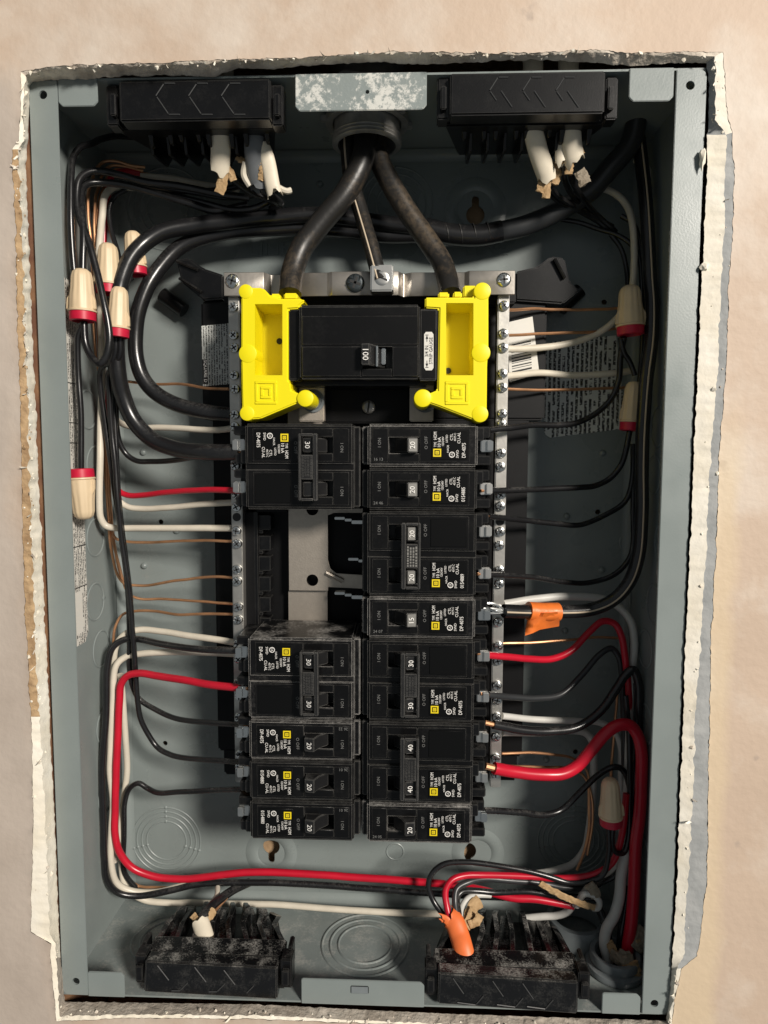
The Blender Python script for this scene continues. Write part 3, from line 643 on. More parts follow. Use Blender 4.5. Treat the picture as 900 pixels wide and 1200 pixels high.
# sticker on the black base left, bar-code sticker right
pb = [P(236, 382, YB - .0002), P(268, 379, YB - .0002), P(269, 450, YB - .0002), P(238, 453, YB - .0002)]
lab = plate('rating_sticker', pb, (0, -1, 0), 'print_small', it)
mb = MB(); y = YB - .0006
mb.add([P(237, 421, y), P(243, 421, y), P(244, 450, y), P(238, 450, y)], [(0, 1, 2, 3)], 0)
mb.text('SQUARE D', P(240.7, 435, y - .0001), (0, 0, -1), (1, 0, 0), .0022, m=1)
mb.build('sticker_print', ['print_black', 'print_white'], it, smooth=0)
pr = [P(594, 378, YB - .0002), P(624, 371, YB - .0002), P(632, 438, YB - .0002), P(597, 448, YB - .0002)]
plate('barcode_sticker', pr, (0, -1, 0), 'sticker_white', it)
mb = MB(); y = YB - .0005
for k, wd in enumerate((2, 1, 3, 1, 1, 2, 3, 1, 2, 1, 3)):
    yy = 401 + k * 3.1; mb.add([P(599 + k * .12, yy + 3, y), P(622 + k * .12, yy - 2, y), P(622 + k * .12, yy - 2 + wd * .7, y), P(599 + k * .12, yy + 3 + wd * .7, y)], [(0, 1, 2, 3)])
mb.build('barcode', 'print_black', it, smooth=0)

# ================================================================== BRANCH BREAKERS
YF = .014; PITCH_ = .0254
XR0 = P(423.5, 700, YF).x; XL0 = P(421.5, 700, YF).x; ZT = P(500, 496, YF).z
UD = (0, 0, 1); LT = (-1, 0, 0)          # right-hand column: type runs upward, letter tops point left
def label_print(mb, z0, code):
    y = -.00075
    def t(s_, x5, y5a, y5b, h, sx=1.0):
        mb.text(s_, ((x5 - 20) * .0001, y, z0 + (195 - (y5a + y5b) / 2) * .0001), UD, LT, h * .0001, m=0, sx=sx)
    t('HOM', 447, 160, 120, 20, .74); t('TYPE', 447, 206, 174, 15, .62); t('10 kA', 470, 205, 152, 19, .95); t('120/240V', 491, 205, 140, 13, .8)
    t('LISTED', 513, 190, 122, 12, .9); t('CTL', 540, 165, 130, 16); t('40/75 C', 560, 172, 122, 13, .8); t('CU-AL', 583, 182, 122, 18, .9)
    t('HACR', 520, 235, 195, 12); t('SWD', 575, 262, 225, 15); t(code, 612, 266, 180, 22, .80)
    c = V(((543 - 20) * .0001, y, z0 + (195 - 248) * .0001)); mb.lathe(c, (0, -1, 0), [(.0017, 0), (.0017, .00002), (.0013, .00002), (.0013, 0)], 16, cap=False); mb.text('UL', c, UD, LT, .0014)
    lx, lz, s_ = (458 - 20) * .0001, z0 + (195 - 237) * .0001, .0023
    def sq(r, yy, m): mb.add([(lx - r, yy, lz - r), (lx + r, yy, lz - r), (lx + r, yy, lz + r), (lx - r, yy, lz + r)], [(0, 1, 2, 3)], m)
    sq(s_, y, 1); sq(s_ * .66, y - .00008, 2); sq(s_ * .44, y - .00016, 1); mb.text('D', (lx, y - .0002, lz), UD, LT, .0012, m=2)
def make_breaker(poles, amps, label, code, date, dusty, grey, key):
    """local frame: x from the bus end to the terminal end, y into the panel, z across the poles"""
    root = thing('circuit_breaker', (0, 0, 0), label, 'circuit breaker', 'circuit breakers in two columns'); ORG[root.name] = V()
    case = 'breaker_case_dusty' if dusty else 'breaker_case'
    zc = [0.0] if poles == 1 else [PITCH_ / 2, -PITCH_ / 2]; hw = .0123 if poles == 1 else .0123 + PITCH_ / 2
    b = MB(); b.box(.0035, .0672, 0.0006, .046, -hw, hw, .0013, 3); body = b.build('case', case, root)
    cm = MB()
    for z in zc: cm.box(.0158, .0335, -.01, .009, z - .0047, z + .0047)
    if poles == 2: cm.box(-.001, .07, -.01, .0022, -.0019, .0019)
    # side notches at the bus end
    cut(body, cm)
    MB().box(0, .0042, .0062, .046, -hw + .0012, hw - .0012, .0007).build('bus_end', case, root)
    for z in zc:
        # raised face frame round the handle and the label
        f = MB(); x0, x1, a = .0062, .0628, .0098
        f.box(x0, .0156, 0, .0012, z - a, z + a, .0003, 1); f.box(.0337, x1, 0, .0012, z - a, z + a, .0003, 1)
        f.box(.0157, .0336, .0001, .0012, z + .0049, z + a - .0001, .0003, 1); f.box(.0157, .0336, .0001, .0012, z - a + .0001, z - .0049, .0003, 1)
        f = f.build('face_plate', 'breaker_case', root)
        MB().box(.0405 - (.0 if z != zc[0] or poles == 1 else 0), .0612, -.00045, .0008, z - .0082, z + .0082, .0002, 1).build('label_panel', 'label_black', root)
        # terminal end: two cheeks, a lower floor and the clamp
        e = MB(); e.box(.0668, .0752, .0085, .046, z + .0048, z + .0112, .0006); e.box(.0668, .0758, .0075, .046, z - .0112, z - .0058, .0006); e.box(.0666, .0735, .0145, .046, z - .0060, z + .0050, .0004)
        e.box(.0666, .0712, .0055, .02, z + .0030, z + .0105, .0004)
        e.build('terminal_shroud', 'black_plastic', root)
        t = MB(); t.box(.0700, .0768, .0112, .0165, z - .0036, z + .0034, .0005); t.box(.0735, .0772, .0095, .0112, z - .0030, z + .0030, .0004)
        t.build('terminal', 'aluminium' if not dusty else 'screw_metal', root)
        # handle
        h = MB(); hz = .0042
        prof = [(.0195, .0088), (.0195, .004), (.0245, -.001), (.0268, -.0062), (.0326, -.0050), (.0332, .0035), (.0332, .0088)]
        h.prism([(x, y, z - hz) for x, y in prof], [(x, y, z + hz) for x, y in prof], .0005, 2)
        hd = h.build('handle', 'handle_plastic', root)
        if grey:  # pale plate paints the reflection on the handle tip
            MB().prism([(.0272, -.0066, z - .0037), (.0322, -.0056, z - .0037), (.0322, -.0056, z + .0037), (.0272, -.0066, z + .0037)],
                       [(.0272, -.0058, z - .0037), (.0322, -.0048, z - .0037), (.0322, -.0048, z + .0037), (.0272, -.0058, z + .0037)], .0002, 1).build('handle_tip_sheen', 'handle_sheen', hd)
        # dim moulded words on the face
        for w_, wx in (('O OFF', .0375), ('I ON', .0105)):
            mo = MB(); mo.text(w_, (wx, -.00035, z + .0015), UD, LT, .0019); mo.build('moulded_word', 'print_dim', f, smooth=0)
        if key == 7 and z > 0: continue                     # worn blank handle tip
        tx = MB(); tx.text(amps, (.0297, -.0067, z), UD, (-.98, -.20, 0), .0031, m=0); tx.build('rating_number', 'print_white', hd, smooth=0)
    lz = zc[-1]
    pr = MB(); label_print(pr, lz, code); pr.build('label_print', ['print_white', 'print_yellow', 'label_black'], root, smooth=0)
    if date:
        d = MB(); d.text(date, (.0098, -.0004, zc[-1] - .0082), (1, 0, 0), (0, 0, 1), .0018); d.build('date_code', 'print_dim', root, smooth=0)
    if poles == 2:
        # handle tie joining both handles
        t = MB(); x0, x1, zt = .0236, .0346, .0192; ya, yb = -.0085, -.0040
        t.box(x0, .0262, ya, yb, -zt, zt, .0005); t.box(.0331, x1, ya, yb, -zt, zt, .0005)
        t.box(.02615, .03315, ya + .0002, yb, -.0070, .0070, .0004)
        for s_ in (-1, 1): t.box(.02615, .03315, ya + .0001, yb, s_ * zt if s_ < 0 else zt - .0014, -zt + .0014 if s_ < 0 else zt, .0003)
        tie = t.build('handle_tie', 'handle_plastic', root)
        em = MB(); rr = random.Random(3)
        for k in range(4):
            z = -.006
            while z < .0055:
                ln = rr.uniform(.0006, .0015); em.box(.0268 + k * .0016, .0278 + k * .0016, ya - .0001, ya + .0004, z, z + ln); z += ln + rr.uniform(.0003, .0007)
        o = em.build('embossed_type', 'handle_sheen' if grey else 'handle_plastic', tie, smooth=0); o['kind'] = 'stuff'  # raised type of the shining tie is painted pale
    return root
def place(root, col, row, poles):
    zc = ZT - (row + poles / 2) * PITCH_
    if col == 'R': root.location = (XR0, YF, zc)
    else: root.location = (XL0, YF, zc); root.rotation_euler = (0, math.pi, 0)
BR = [('R', 0, 1, '20', 'twenty amp breaker at the top of the column that carries fifteen and forty amp breakers', 'DP-4075', '16 13', True, True),
      ('R', 1, 1, '20', 'twenty amp breaker marked 24 46 directly above the twenty amp pair', '0154885', '24 46', False, True),
      ('R', 2, 2, '20', 'twenty amp double pole breaker with tied handles', '0154889', None, False, True),
      ('R', 4, 1, '15', 'dusty fifteen amp breaker fed by the cable with orange tape', 'DP-4075', '24 07', True, True),
      ('R', 5, 2, '30', 'thirty amp double pole breaker sitting right under the fifteen amp breaker', 'DP-4075', None, False, False),
      ('R', 7, 2, '40', 'forty amp double pole breaker fed by the thick red wire', 'DP-4075', None, False, False),
      ('R', 9, 1, '20', 'glossy twenty amp breaker marked 24 05 below the forty amp breaker', 'DP-4075', '24 05', True, False),
      ('L', 0, 2, '30', 'thirty amp double pole breaker under the yellow lug cover, above the empty slots', 'DP-4075', None, False, False),
      ('L', 5, 2, '30', 'dusty thirty amp double pole breaker directly below the empty slots', 'DP-4075', None, True, False),
      ('L', 7, 1, '20', 'white dusted twenty amp breaker marked 26 22 under the dusty thirty amp breaker', 'DP-4075', '26 22', True, False),
      ('L', 8, 1, '20', 'clean twenty amp breaker between a dusted breaker and another marked 26 01', '0154880', '26 01', False, False),
      ('L', 9, 1, '20', 'clean twenty amp breaker marked 26 01 at the lowest end, with no breaker below', '0154880', '26 01', False, False)]
for i, (c, r, p, a, lab, code, date, dusty, grey) in enumerate(BR):
    place(make_breaker(p, a, lab, code, date, dusty, grey, i), c, r, p)

# ================================================================== MAIN BREAKER
mbk = thing('main_breaker', P(425, 446, .05), 'large black hundred amp main breaker between the two yellow lug covers', 'main breaker')
YM = .008
b = MB(); rowbox(b, 351, 357, 492, 444, YM, .05, .0012, seg=3); body = b.build('case', 'breaker_case', mbk)
cm = MB(); rowbox(cm, 423, 403, 459, 431, YM - .01, YM + .008); cut(body, cm)
b = MB(); rowbox(b, 337.5, 362, 351.5, 446, YM + .005, .05, .0008); b.build('end_shoulder', 'breaker_case', mbk)
b = MB(); rowbox(b, 491.5, 362, 512.5, 446, YM + .003, .05, .0008); b.build('end_shoulder', 'breaker_case', mbk)
b = MB(); rowbox(b, 338, 446, 500, 452, YM + .016, .05, .0006); b.build('foot', 'black_plastic', mbk)
for r in ((354, 370, 490, 404), (354, 406, 423, 441), (460, 406, 490, 441), (424, 432, 459.5, 441)):
    b = MB(); rowbox(b, *r, YM - .0007, YM + .001, .0003, seg=1); b.build('face_plate', 'breaker_case', mbk)
b = MB(); a0, a1 = P(424, 403.5, YM).x, P(440, 403.5, YM).x; zz0, zz1 = P(430, 430, YM).z, P(430, 404, YM).z
prof = [(a0 + .0002, YM + .0078), (a0 + .0002, YM - .007), (a1 - .003, YM - .0075), (a1, YM - .001), (a1 + .004, YM + .004), (a1 + .006, YM + .0078)]
b.prism([(x, y, zz0 + .0003) for x, y in prof], [(x, y, zz1 - .0003) for x, y in prof], .0005); hd = b.build('handle', 'handle_plastic', mbk)
b = MB(); b.text('100', V(((a0 + a1) / 2 - .0014, YM - .0079, (zz0 + zz1) / 2)), (0, 0, -1), (1, 0, 0), .0034); b.build('rating_number', 'print_white', hd, smooth=0)
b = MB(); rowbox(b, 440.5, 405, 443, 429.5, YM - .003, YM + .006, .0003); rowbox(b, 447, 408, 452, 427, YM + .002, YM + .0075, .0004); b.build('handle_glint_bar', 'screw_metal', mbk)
sp = [(497, 392), (499, 389), (506, 389), (508, 392), (508, 431), (506, 434), (499, 434), (497, 431)]
plate('strip_gauge_sticker', [P(x, y, YM + .0027) for x, y in sp], (0, -1, 0), 'sticker_white', mbk)
b = MB(); y = YM + .0023
b.text('3/4 IN.', P(500.3, 411, y), (0, 0, 1), (-1, 0, 0), .0021, sx=.85); b.text('STRIP GAUGE', P(505.3, 411, y), (0, 0, 1), (-1, 0, 0), .0019, sx=.95)
for py, s_ in ((395.5, 1), (427.5, -1)):
    b.add([P(500.4, py - 2.5 * s_, y), P(502, py + 1.5 * s_, y), P(498.8, py + 1.5 * s_, y)], [(0, 1, 2)]); b.add([P(498.6, py - 3.3 * s_, y), P(502.2, py - 3.3 * s_, y), P(502.2, py - 2.6 * s_, y), P(498.6, py - 2.6 * s_, y)], [(0, 1, 2, 3)])
    b.add([P(500.1, py, y), P(500.7, py, y), P(500.7, py + 5 * s_, y), P(500.1, py + 5 * s_, y)], [(0, 1, 2, 3)])
b.build('sticker_print', 'print_black', mbk, smooth=0)

# ================================================================== YELLOW LUG COVERS
def lug_cover(label, k, ox, oy, outer, recess, cap, caps, logo, hole, backtabs):
    pt = lambda x, y, d: P(ox + x / k, oy + y / k, d)
    root = thing('lug_cover', pt(*cap, .04), label, 'lug cover', 'yellow lug covers beside the main breaker')
    YC = .011
    b = MB(); b.poly([pt(x, y, YC) for x, y in outer], (0, .024, 0), bev=.0008, seg=2); o = b.build('shell', 'yellow_plastic', root)
    cm = MB(); x0, y0, x1, y1 = recess
    # tapered pocket
    fr = [pt(x0, y0, YC), pt(x1, y0, YC), pt(x1, y1, YC), pt(x0, y1, YC)]; ctr = sum(fr, V()) / 4
    cm.prism([ctr + (p - ctr) * 1.0 + V((0, -.004, 0)) for p in fr], [ctr + (p - ctr) * .90 + V((0, .020, 0)) for p in fr]); cut(o, cm)
    for cx, cy, r in caps:
        c = pt(cx, cy, YC); r = r / k * .00049; MB().lathe(c + V((0, .018, 0)), (0, -1, 0), [(r, 0), (r, .0178), (r * .96, .0182), (r * .85, .0184), (r * .01, .0185)], 28).build('round_boss', 'yellow_plastic', root)
    c = pt(*cap, YC); r = 50 / k * .00049; b = MB(); b.lathe(c + V((0, .022, 0)), (0, -1, 0), [(r, 0), (r, .0222), (r * .95, .0229), (r * .82, .0232), (r * .01, .0233)], 28); b.build('screw_cap', 'yellow_plastic', root)
    lx0, ly0, lx1, ly1 = logo; b = MB()
    def frame(a, t, y):
        x0, y0, x1, y1 = lx0 + a, ly0 + a, lx1 - a, ly1 - a
        for q in ((x0, y0, x1, y0 + t), (x0, y1 - t, x1, y1), (x0, y0 + t, x0 + t, y1 - t), (x1 - t, y0 + t, x1, y1 - t)):
            p, r_ = pt(q[0], q[1], YC), pt(q[2], q[3], YC); b.box(min(p.x, r_.x), max(p.x, r_.x), YC - y, YC + .001, min(p.z, r_.z), max(p.z, r_.z), .0002, 1)
    frame(0, 16, .0006); frame(32, 16, .0006); b.build('embossed_logo', 'yellow_plastic', root)
    hx = pt(*hole, YC + .0195); MB().lathe(hx, (0, -1, 0), [(.0018, 0), (.0018, .0006), (.0001, .0007)], 14).build('drain_hole', 'slot_dark', root)
    for q in backtabs:
        b = MB(); p, r_ = pt(q[0], q[1], YC + .006), pt(q[2], q[3], YC + .006); b.box(min(p.x, r_.x), max(p.x, r_.x), YC + .006, YC + .026, min(p.z, r_.z), max(p.z, r_.z), .0008); b.build('wire_guide', 'yellow_plastic', root)
lug_cover('yellow plastic lug cover beside the plain end of the main breaker, without sticker', 5, 260, 310,
    [(112, 135), (235, 135), (262, 155), (280, 182), (345, 200), (470, 200), (490, 215), (455, 240), (452, 258), (388, 262), (388, 680), (402, 690), (405, 735), (470, 765), (470, 800), (225, 903), (130, 908), (112, 890), (118, 835), (112, 560), (112, 205)],
    (192, 228, 356, 652), (490, 785), ((140, 158, 42), (152, 522, 54), (148, 872, 44)), (195, 682, 322, 818), (338, 450), ((285, 170, 342, 205), (362, 166, 442, 205)))
lug_cover('yellow plastic lug cover next to the white strip gauge sticker', 4.737, 420, 310,
    [(370, 182), (642, 182), (655, 130), (722, 130), (722, 460), (715, 560), (712, 850), (690, 874), (655, 868), (440, 785), (380, 765), (380, 722), (440, 697), (448, 245), (370, 240)],
    (486, 210, 640, 618), (357, 743), ((688, 148, 47), (680, 490, 52), (675, 830, 46)), (482, 648, 612, 778), (498, 590), ((443, 153, 504, 186), (527, 150, 576, 186), (582, 116, 655, 184)))

# ================================================================== CABLE CLAMPS (black plastic, snapped into the box ends)
def chevrons(root, segs, d):
    for a, b in segs:
        mb = MB(); p, q = P(*a, d), P(*b, d); mb.tube([p, q], .00035, 5, up=(0, -1, 0)); mb.build('raised_line', 'clamp_line_glint', root)
def clamp_top(label, bar, lip_y, teeth, segs):
    x0, y0, x1, y1 = bar; root = thing('cable_clamp', P((x0 + x1) / 2, y1, .03), label, 'cable clamp', 'black cable clamps in the box ends')
    b = MB(); rowbox(b, x0, y0, x1, y1, -.0008, .010, .0009); b.build('front_bar', 'black_plastic', root)
    zb = P((x0 + x1) / 2, lip_y, .012).z; xa, xb = P(x0 - 6, y0, .012).x, P(x1 + 6, y0, .012).x; s_ = (xb - xa) * .12
    b = MB(); b.prism([(xa, .0102, zb), (xb, .0102, zb), (xb, .0102, H2 - .001), (xa, .0102, H2 - .001)], [(xa + s_, .062, zb + .006), (xb - s_, .062, zb + .006), (xb - s_, .062, H2 - .001), (xa + s_, .062, H2 - .001)], .001); b.build('body', 'black_plastic', root)
    for tx in teeth:
        b = MB(); t0 = P(tx, lip_y, .018); h = random.uniform(.004, .0075); b.prism([t0 + V((-.0016, 0, 0)), t0 + V((.0016, 0, 0)), t0 + V((.0016, .004, 0)), t0 + V((-.0016, .004, 0))], [t0 + V((-.001, .004, -h)), t0 + V((.001, .004, -h)), t0 + V((.001, .007, -h)), t0 + V((-.001, .007, -h))], .0003, 1); b.build('tooth', 'black_plastic', root)
    for k in range(7):
        xx = xa + s_ + (xb - xa - 2 * s_) * (k + .5) / 7; b = MB()
        b.prism([(xx - .0009, .022, zb + .003), (xx + .0009, .022, zb + .003), (xx + .0009, .06, zb + .006), (xx - .0009, .06, zb + .006)], [(xx - .0009, .026, zb - .007), (xx + .0009, .026, zb - .007), (xx + .0009, .05, zb - .004), (xx - .0009, .05, zb - .004)], .0003, 1); b.build('fin', 'black_plastic', root)
    for ex, dx in ((x0, -1), (x1, 1)):
        b = MB(); rowbox(b, min(ex + dx * 1, ex + dx * 15), y0 + 6, max(ex + dx * 1, ex + dx * 15), y1 + 6, .004, .014, .0008); rowbox(b, min(ex + dx * 4, ex + dx * 11), y0 + 16, max(ex + dx * 4, ex + dx * 11), y1 - 6, .0005, .0042, .0006); b.build('snap_catch', 'black_plastic', root)
    chevrons(root, segs, -.0010)
k4 = lambda x, y: (120 + x / 3.913, 70 + y / 3.913)
cl1 = []
for ox in (0, 150, 300): cl1 += [(k4(245 + ox, 165), k4(280 + ox, 112)), (k4(285 + ox, 108), k4(332 + ox, 108)), (k4(250 + ox, 172), k4(302 + ox, 248)), (k4(305 + ox, 251), k4(355 + ox, 251))]
clamp_top('black cable clamp with a white and a grey cable end below it', (139.5, 93, 317, 141), 153, [175, 198, 210, 231, 243, 270, 287, 312], cl1)
k5 = lambda x, y: (490 + x / 3.6, 70 + y / 3.6)
cl2 = []
for ox in (0, 140, 280): cl2 += [(k5(302 + ox, 128), k5(335 + ox, 76)), (k5(340 + ox, 74), k5(380 + ox, 74)), (k5(350 + ox, 132), k5(396 + ox, 200)), (k5(305 + ox, 135), k5(330 + ox, 172))]
clamp_top('black cable clamp with two white cable ends below it', (527.5, 84, 709, 133.5), 148, [545, 568, 582, 606, 618, 645, 660, 692], cl2)
def clamp_bottom(label, quad, rear, segs):
    (ax, ay), (bx, by), (cx, cy), (dx, dy) = quad      # front bar corners tl tr br bl
    root = thing('cable_clamp', P((cx + dx) / 2, (cy + dy) / 2, .03), label, 'cable clamp', 'black cable clamps in the box ends')
    yb = -.0008; tl, tr, br_, bl = P(ax, ay, yb), P(bx, by, yb), P(cx, cy, yb), P(dx, dy, yb); dep = V((0, .009, 0))
    MB().prism([tl, tr, br_, bl], [p + dep for p in (tl, tr, br_, bl)], .0009).build('front_bar', 'clamp_plastic', root)
    zt = (tl.z + tr.z) / 2; x0, x1 = tl.x - .003, tr.x + .003; (rx0, ry0), (rx1, ry1) = rear; RD = .070
    r0, r1 = P(rx0, ry0, RD), P(rx1, ry1, RD); zr = (r0.z + r1.z) / 2; floor_ = -H2 + .0008
    # stepped deck behind the bar
    MB().prism([(x0, .0085, floor_), (x1, .0085, floor_), (x1, .0085, zt - .0012), (x0, .0085, zt - .0012)], [(x0 + .001, .0215, floor_), (x1 - .001, .0215, floor_), (x1 - .001, .0215, zt + .0008), (x0 + .001, .0215, zt + .0008)], .0008).build('deck', 'clamp_plastic', root)
    # lower core that narrows toward the back panel
    MB().prism([(x0 + .002, .021, floor_), (x1 - .002, .021, floor_), (x1 - .002, .021, zt - .012), (x0 + .002, .021, zt - .012)], [(r0.x - .004, RD, floor_), (r1.x + .004, RD, floor_), (r1.x + .004, RD, zr - .012), (r0.x - .004, RD, zr - .012)], .001).build('core', 'black_plastic', root)
    n = 8
    for k in range(n):
        t = k / (n - 1); fx = x0 + .003 + (x1 - x0 - .006) * t; gx = r0.x + (r1.x - r0.x) * t; w_ = .0017
        edge = abs(t - .5) * 2; zrk = zr - .012 * max(0, edge - .45); ym = .052
        mx = fx + (gx - fx) * .6
        b = MB(); lo = .014
        b.prism([(fx - w_, .0205, zt - lo), (mx - w_, ym, zr - lo), (gx - w_, RD, zrk - lo), (gx - w_, RD, zrk - .004), (mx - w_, ym + .006, zrk + .0015), (mx - w_, ym - .01, zr + .001), (fx - w_, .0205, zt - .001)],
                [(fx + w_, .0205, zt - lo), (mx + w_, ym, zr - lo), (gx + w_, RD, zrk - lo), (gx + w_, RD, zrk - .004), (mx + w_, ym + .006, zrk + .0015), (mx + w_, ym - .01, zr + .001), (fx + w_, .0205, zt - .001)], .0005, 1)
        b.build('fin', 'clamp_plastic', root)
        if k < n - 1 and (k % 3 != 1):
            f2 = x0 + .003 + (x1 - x0 - .006) * (k + 1) / (n - 1); g2 = r0.x + (r1.x - r0.x) * (k + 1) / (n - 1); q = .002
            b = MB(); a_, c_ = (f2 - fx) / 2 - q, (g2 - gx) / 2 - q * .7; fm, gm = (fx + f2) / 2, (gx + g2) / 2
            b.prism([(fm - a_, .022, zt - .0115), (fm + a_, .022, zt - .0115), (gm + c_, .060, zr - .001), (gm - c_, .060, zr - .001)], [(fm - a_, .022, zt - .0130), (fm + a_, .022, zt - .0130), (gm + c_, .062, zr - .0035), (gm - c_, .062, zr - .0035)], .0003, 1); b.build('cable_tongue', 'clamp_plastic', root)
    for xx, sg in ((tl.x - .0045, -1), (tr.x + .0045, 1)):
        b = MB(); b.box(xx - .0035, xx + .0035, .0035, .014, bl.z + .002, zt + .001, .0008); b.box(xx - .0022, xx + .0022, .0005, .0036, bl.z + .006, zt - .004, .0006); b.box(xx + sg * .001 - .0014, xx + sg * .001 + .0014, .012, .022, zt - .012, zt + .003, .0006); b.build('snap_catch', 'black_plastic', root)
    chevrons(root, segs, yb - .0003)
k6 = lambda x, y: (140 + x / 4.0909, 1020 + y / 4.0909)
cs = []
for ox, oy in ((0, 0), (178, 8), (318, 22)): cs += [(k6(182 + ox, 456 + oy), k6(236 + ox, 526 + oy)), (k6(326 + ox, 540 + oy * .6), k6(292 + ox, 574 + oy * .6)), (k6(290 + ox, 577 + oy * .6), k6(250 + ox, 577 + oy * .6))]
clamp_bottom('dusty black cable clamp with a white cable end standing in it', ((170, 1126), (325, 1134), (325, 1172), (168, 1163)), ((212, 1050), (318, 1051)), [c for i, c in enumerate(cs) if i < 8])
k7 = lambda x, y: (480 + x / 5, 980 + y / 5)
cs = []
for ox, oy in ((0, 0), (232, 16), (408, 30)): cs += [(k7(254 + ox, 832 + oy), k7(316 + ox, 922 + oy)), (k7(432 + ox, 936 + oy * .8), k7(390 + ox, 985 + oy * .8)), (k7(386 + ox, 988 + oy * .8), k7(280 + ox, 974 + oy * .8))]
clamp_bottom('dusty black cable clamp with an orange cable end standing in it', ((514, 1140), (678, 1151), (677, 1189), (513, 1177)), ((538, 1054), (640, 1066)), cs)

# ================================================================== SERVICE ENTRY
cx_, cy_, cr = P(430, 150, .045).x, .045, .0203
zrim = P(430, 153, cy_ - cr).z
con = thing('conduit_connector', (cx_, cy_, zrim), 'threaded metal conduit connector coming through the top of the box', 'conduit connector')
prof = []; z = zrim - zrim
k = 0
top = H2 - zrim
h = 0
prof.append((cr * .86, 0.0))
while h < top - .012: prof += [(cr * .97, h), (cr * 1.03, h + .0008), (cr * .97, h + .0016)]; h += .0020
prof.append((cr * .97, top + .02))
b = MB(); b.lathe((cx_, cy_, zrim), (0, 0, 1), prof, 40, cap=False); b.lathe((cx_, cy_, zrim), (0, 0, 1), [(cr * .86, 0), (cr * .86, top + .02)], 40, cap=False); b.build('threaded_sleeve', 'conduit_metal', con)
b = MB(); pr = [(cr * 1.02, 0), (cr * 1.22, 0), (cr * 1.24, .001), (cr * 1.24, .0035), (cr * 1.02, .004)]; b.lathe((cx_, cy_, H2 - .0055), (0, 0, 1), pr, 40, cap=False); b.build('locknut', 'conduit_metal', con)
for a in range(8):
    an = a * math.pi / 4 + .2; c = V((cx_ + math.cos(an) * cr * 1.27, cy_ + math.sin(an) * cr * 1.27, H2 - .0052)); MB().box(c.x - .002, c.x + .002, c.y - .002, c.y + .002, c.z, c.z + .0034, .0005).build('locknut_lug', 'conduit_metal', con)
b = MB(); b.lathe((cx_, cy_, H2 + .008), (0, 0, 1), [(cr * 1.1, 0), (cr * 1.1, .02), (cr * .8, .03)], 32); b.build('conduit_body', 'conduit_metal', con)
b = MB(); b.poly([P(393, 94, .012), P(396, 84, .012), P(404, 80.5, .012), P(420, 83, .012), P(448, 92, .012), P(446, 96, .012)], (0, .004, 0), bev=.0006); b.build('strap_ear', 'conduit_metal', con)
# ------------------------------------------------------------------ wire helper
def pts(s_):
    out = []
    for t in s_.split():
        x, y, d = (float(v) for v in t.split(',')); out.append(P(x, y, d * .001))
    return out
def inside(ps, r):
    for p in ps:
        m = W2 - .0008 - r
        p.y = min(p.y, D - .0012 - r)
        p.x = max(-m, min(m, p.x))
    return ps
MATS = {'k': 'black_insulation', 'w': 'white_insulation', 'g': 'greywhite_insulation', 'r': 'red_insulation', 'c': 'copper', 'h': 'charcoal_insulation'}
def wire(col, dia, s_, label, tip=0, group=None, name=None, cat=None, stripe=None, n=12):
    dia = dia * 1.12 if dia < 5 and col != 'c' else dia; r = dia * .0005; ps = inside(pts(s_), r)
    # the insulation ends at the tip end, bare conductor goes on into the clamp
    root = None
    nm = name or ('ground_wire' if col == 'c' else 'wire')
    mb = MB(); mb.tube(ps, r, n if r > .001 else 8, per=8, wob=.00035 if col == 'c' else .0002)
    path = mb.last; o = mb.build(nm, MATS.get(col, col))
    tag(o, label, cat or 'wire', group)
    for end in ([0] if tip == 1 else [-1] if tip == 2 else []):
        a = path[end]; d = (path[end] - path[1 if end == 0 else -2]).normalized()
        t = MB(); t.tube([a - d * .001, a + d * .006], max(r * .55, .0009), 8); t.build('bare_end', 'copper', o)
    if stripe:
        t = MB(); t.tube(ps, r * .14, 6, per=8, off=r * .95, up=(-.35, -1, .1)); t.build('stripe', stripe, o)
    return o
# service conductors
wire('black_service', 13.6, '428,128,46 428,160,44 424,190,40 405,226,38 374,264,38 353,292,37 343,318,33 340,345,26', 'thick black service wire curving down to the lug cover without the gauge sticker', n=20)
wire('black_service', 12.6, '441,128,52 441,175,50 456,212,46 476,246,44 500,280,42 519,310,38 528,345,27', 'thick black service wire curving down to the lug cover beside the gauge sticker', n=20)
wire('black_service', 9.4, '407,128,50 407,165,50 411,208,50 422,246,46 435,290,38 446,330,32', 'middle service wire with a brown streak ending in the square lug', n=18, stripe='stripe_tan')
# feeder wrapped in tape, splits in two
wire('charcoal_insulation', 12.8, '748,120,55 740,165,62 716,196,66 690,225,70 655,247,72 620,263,74 584,272,75', 'thick dark cable sloping in from the shadowed corner to the taped joint', n=18, cat='cable', name='cable')
b = MB(); b.tube(pts('588,271,75 560,276,75 530,275,75 498,268,75'), .0068, 16, flat=1.0); o = tag(b.build('tape_wrap', 'black_insulation'), 'black tape wound round the thick dark cable under the upper keyhole', 'tape')
for i, px in enumerate((524, 540, 556, 572)):
    t = MB(); c = P(px, 276 - abs(px - 545) * .1, .075); t.lathe(c + V((-.0004, 0, 0)), (1, 0, .22), [(.0069, 0), (.0072, .0002), (.0069, .0008)], 24, cap=False); t.build('tape_edge', 'handle_plastic', o)
wire('k', 10.2, '505,268,74 450,262,73 410,256,70 369,252,68 318,255,66 267,260,64 230,264,60 190,272,54 168,286,50 153,303,45 144,324,41 139,345,38 136,396,38 138,436,40 145,466,44 157,493,46 177,514,46 206,526,42 245,530,34 282,530,29', 'upper of two thick black wires arching over the bracket, ending at a breaker', tip=2, n=16)
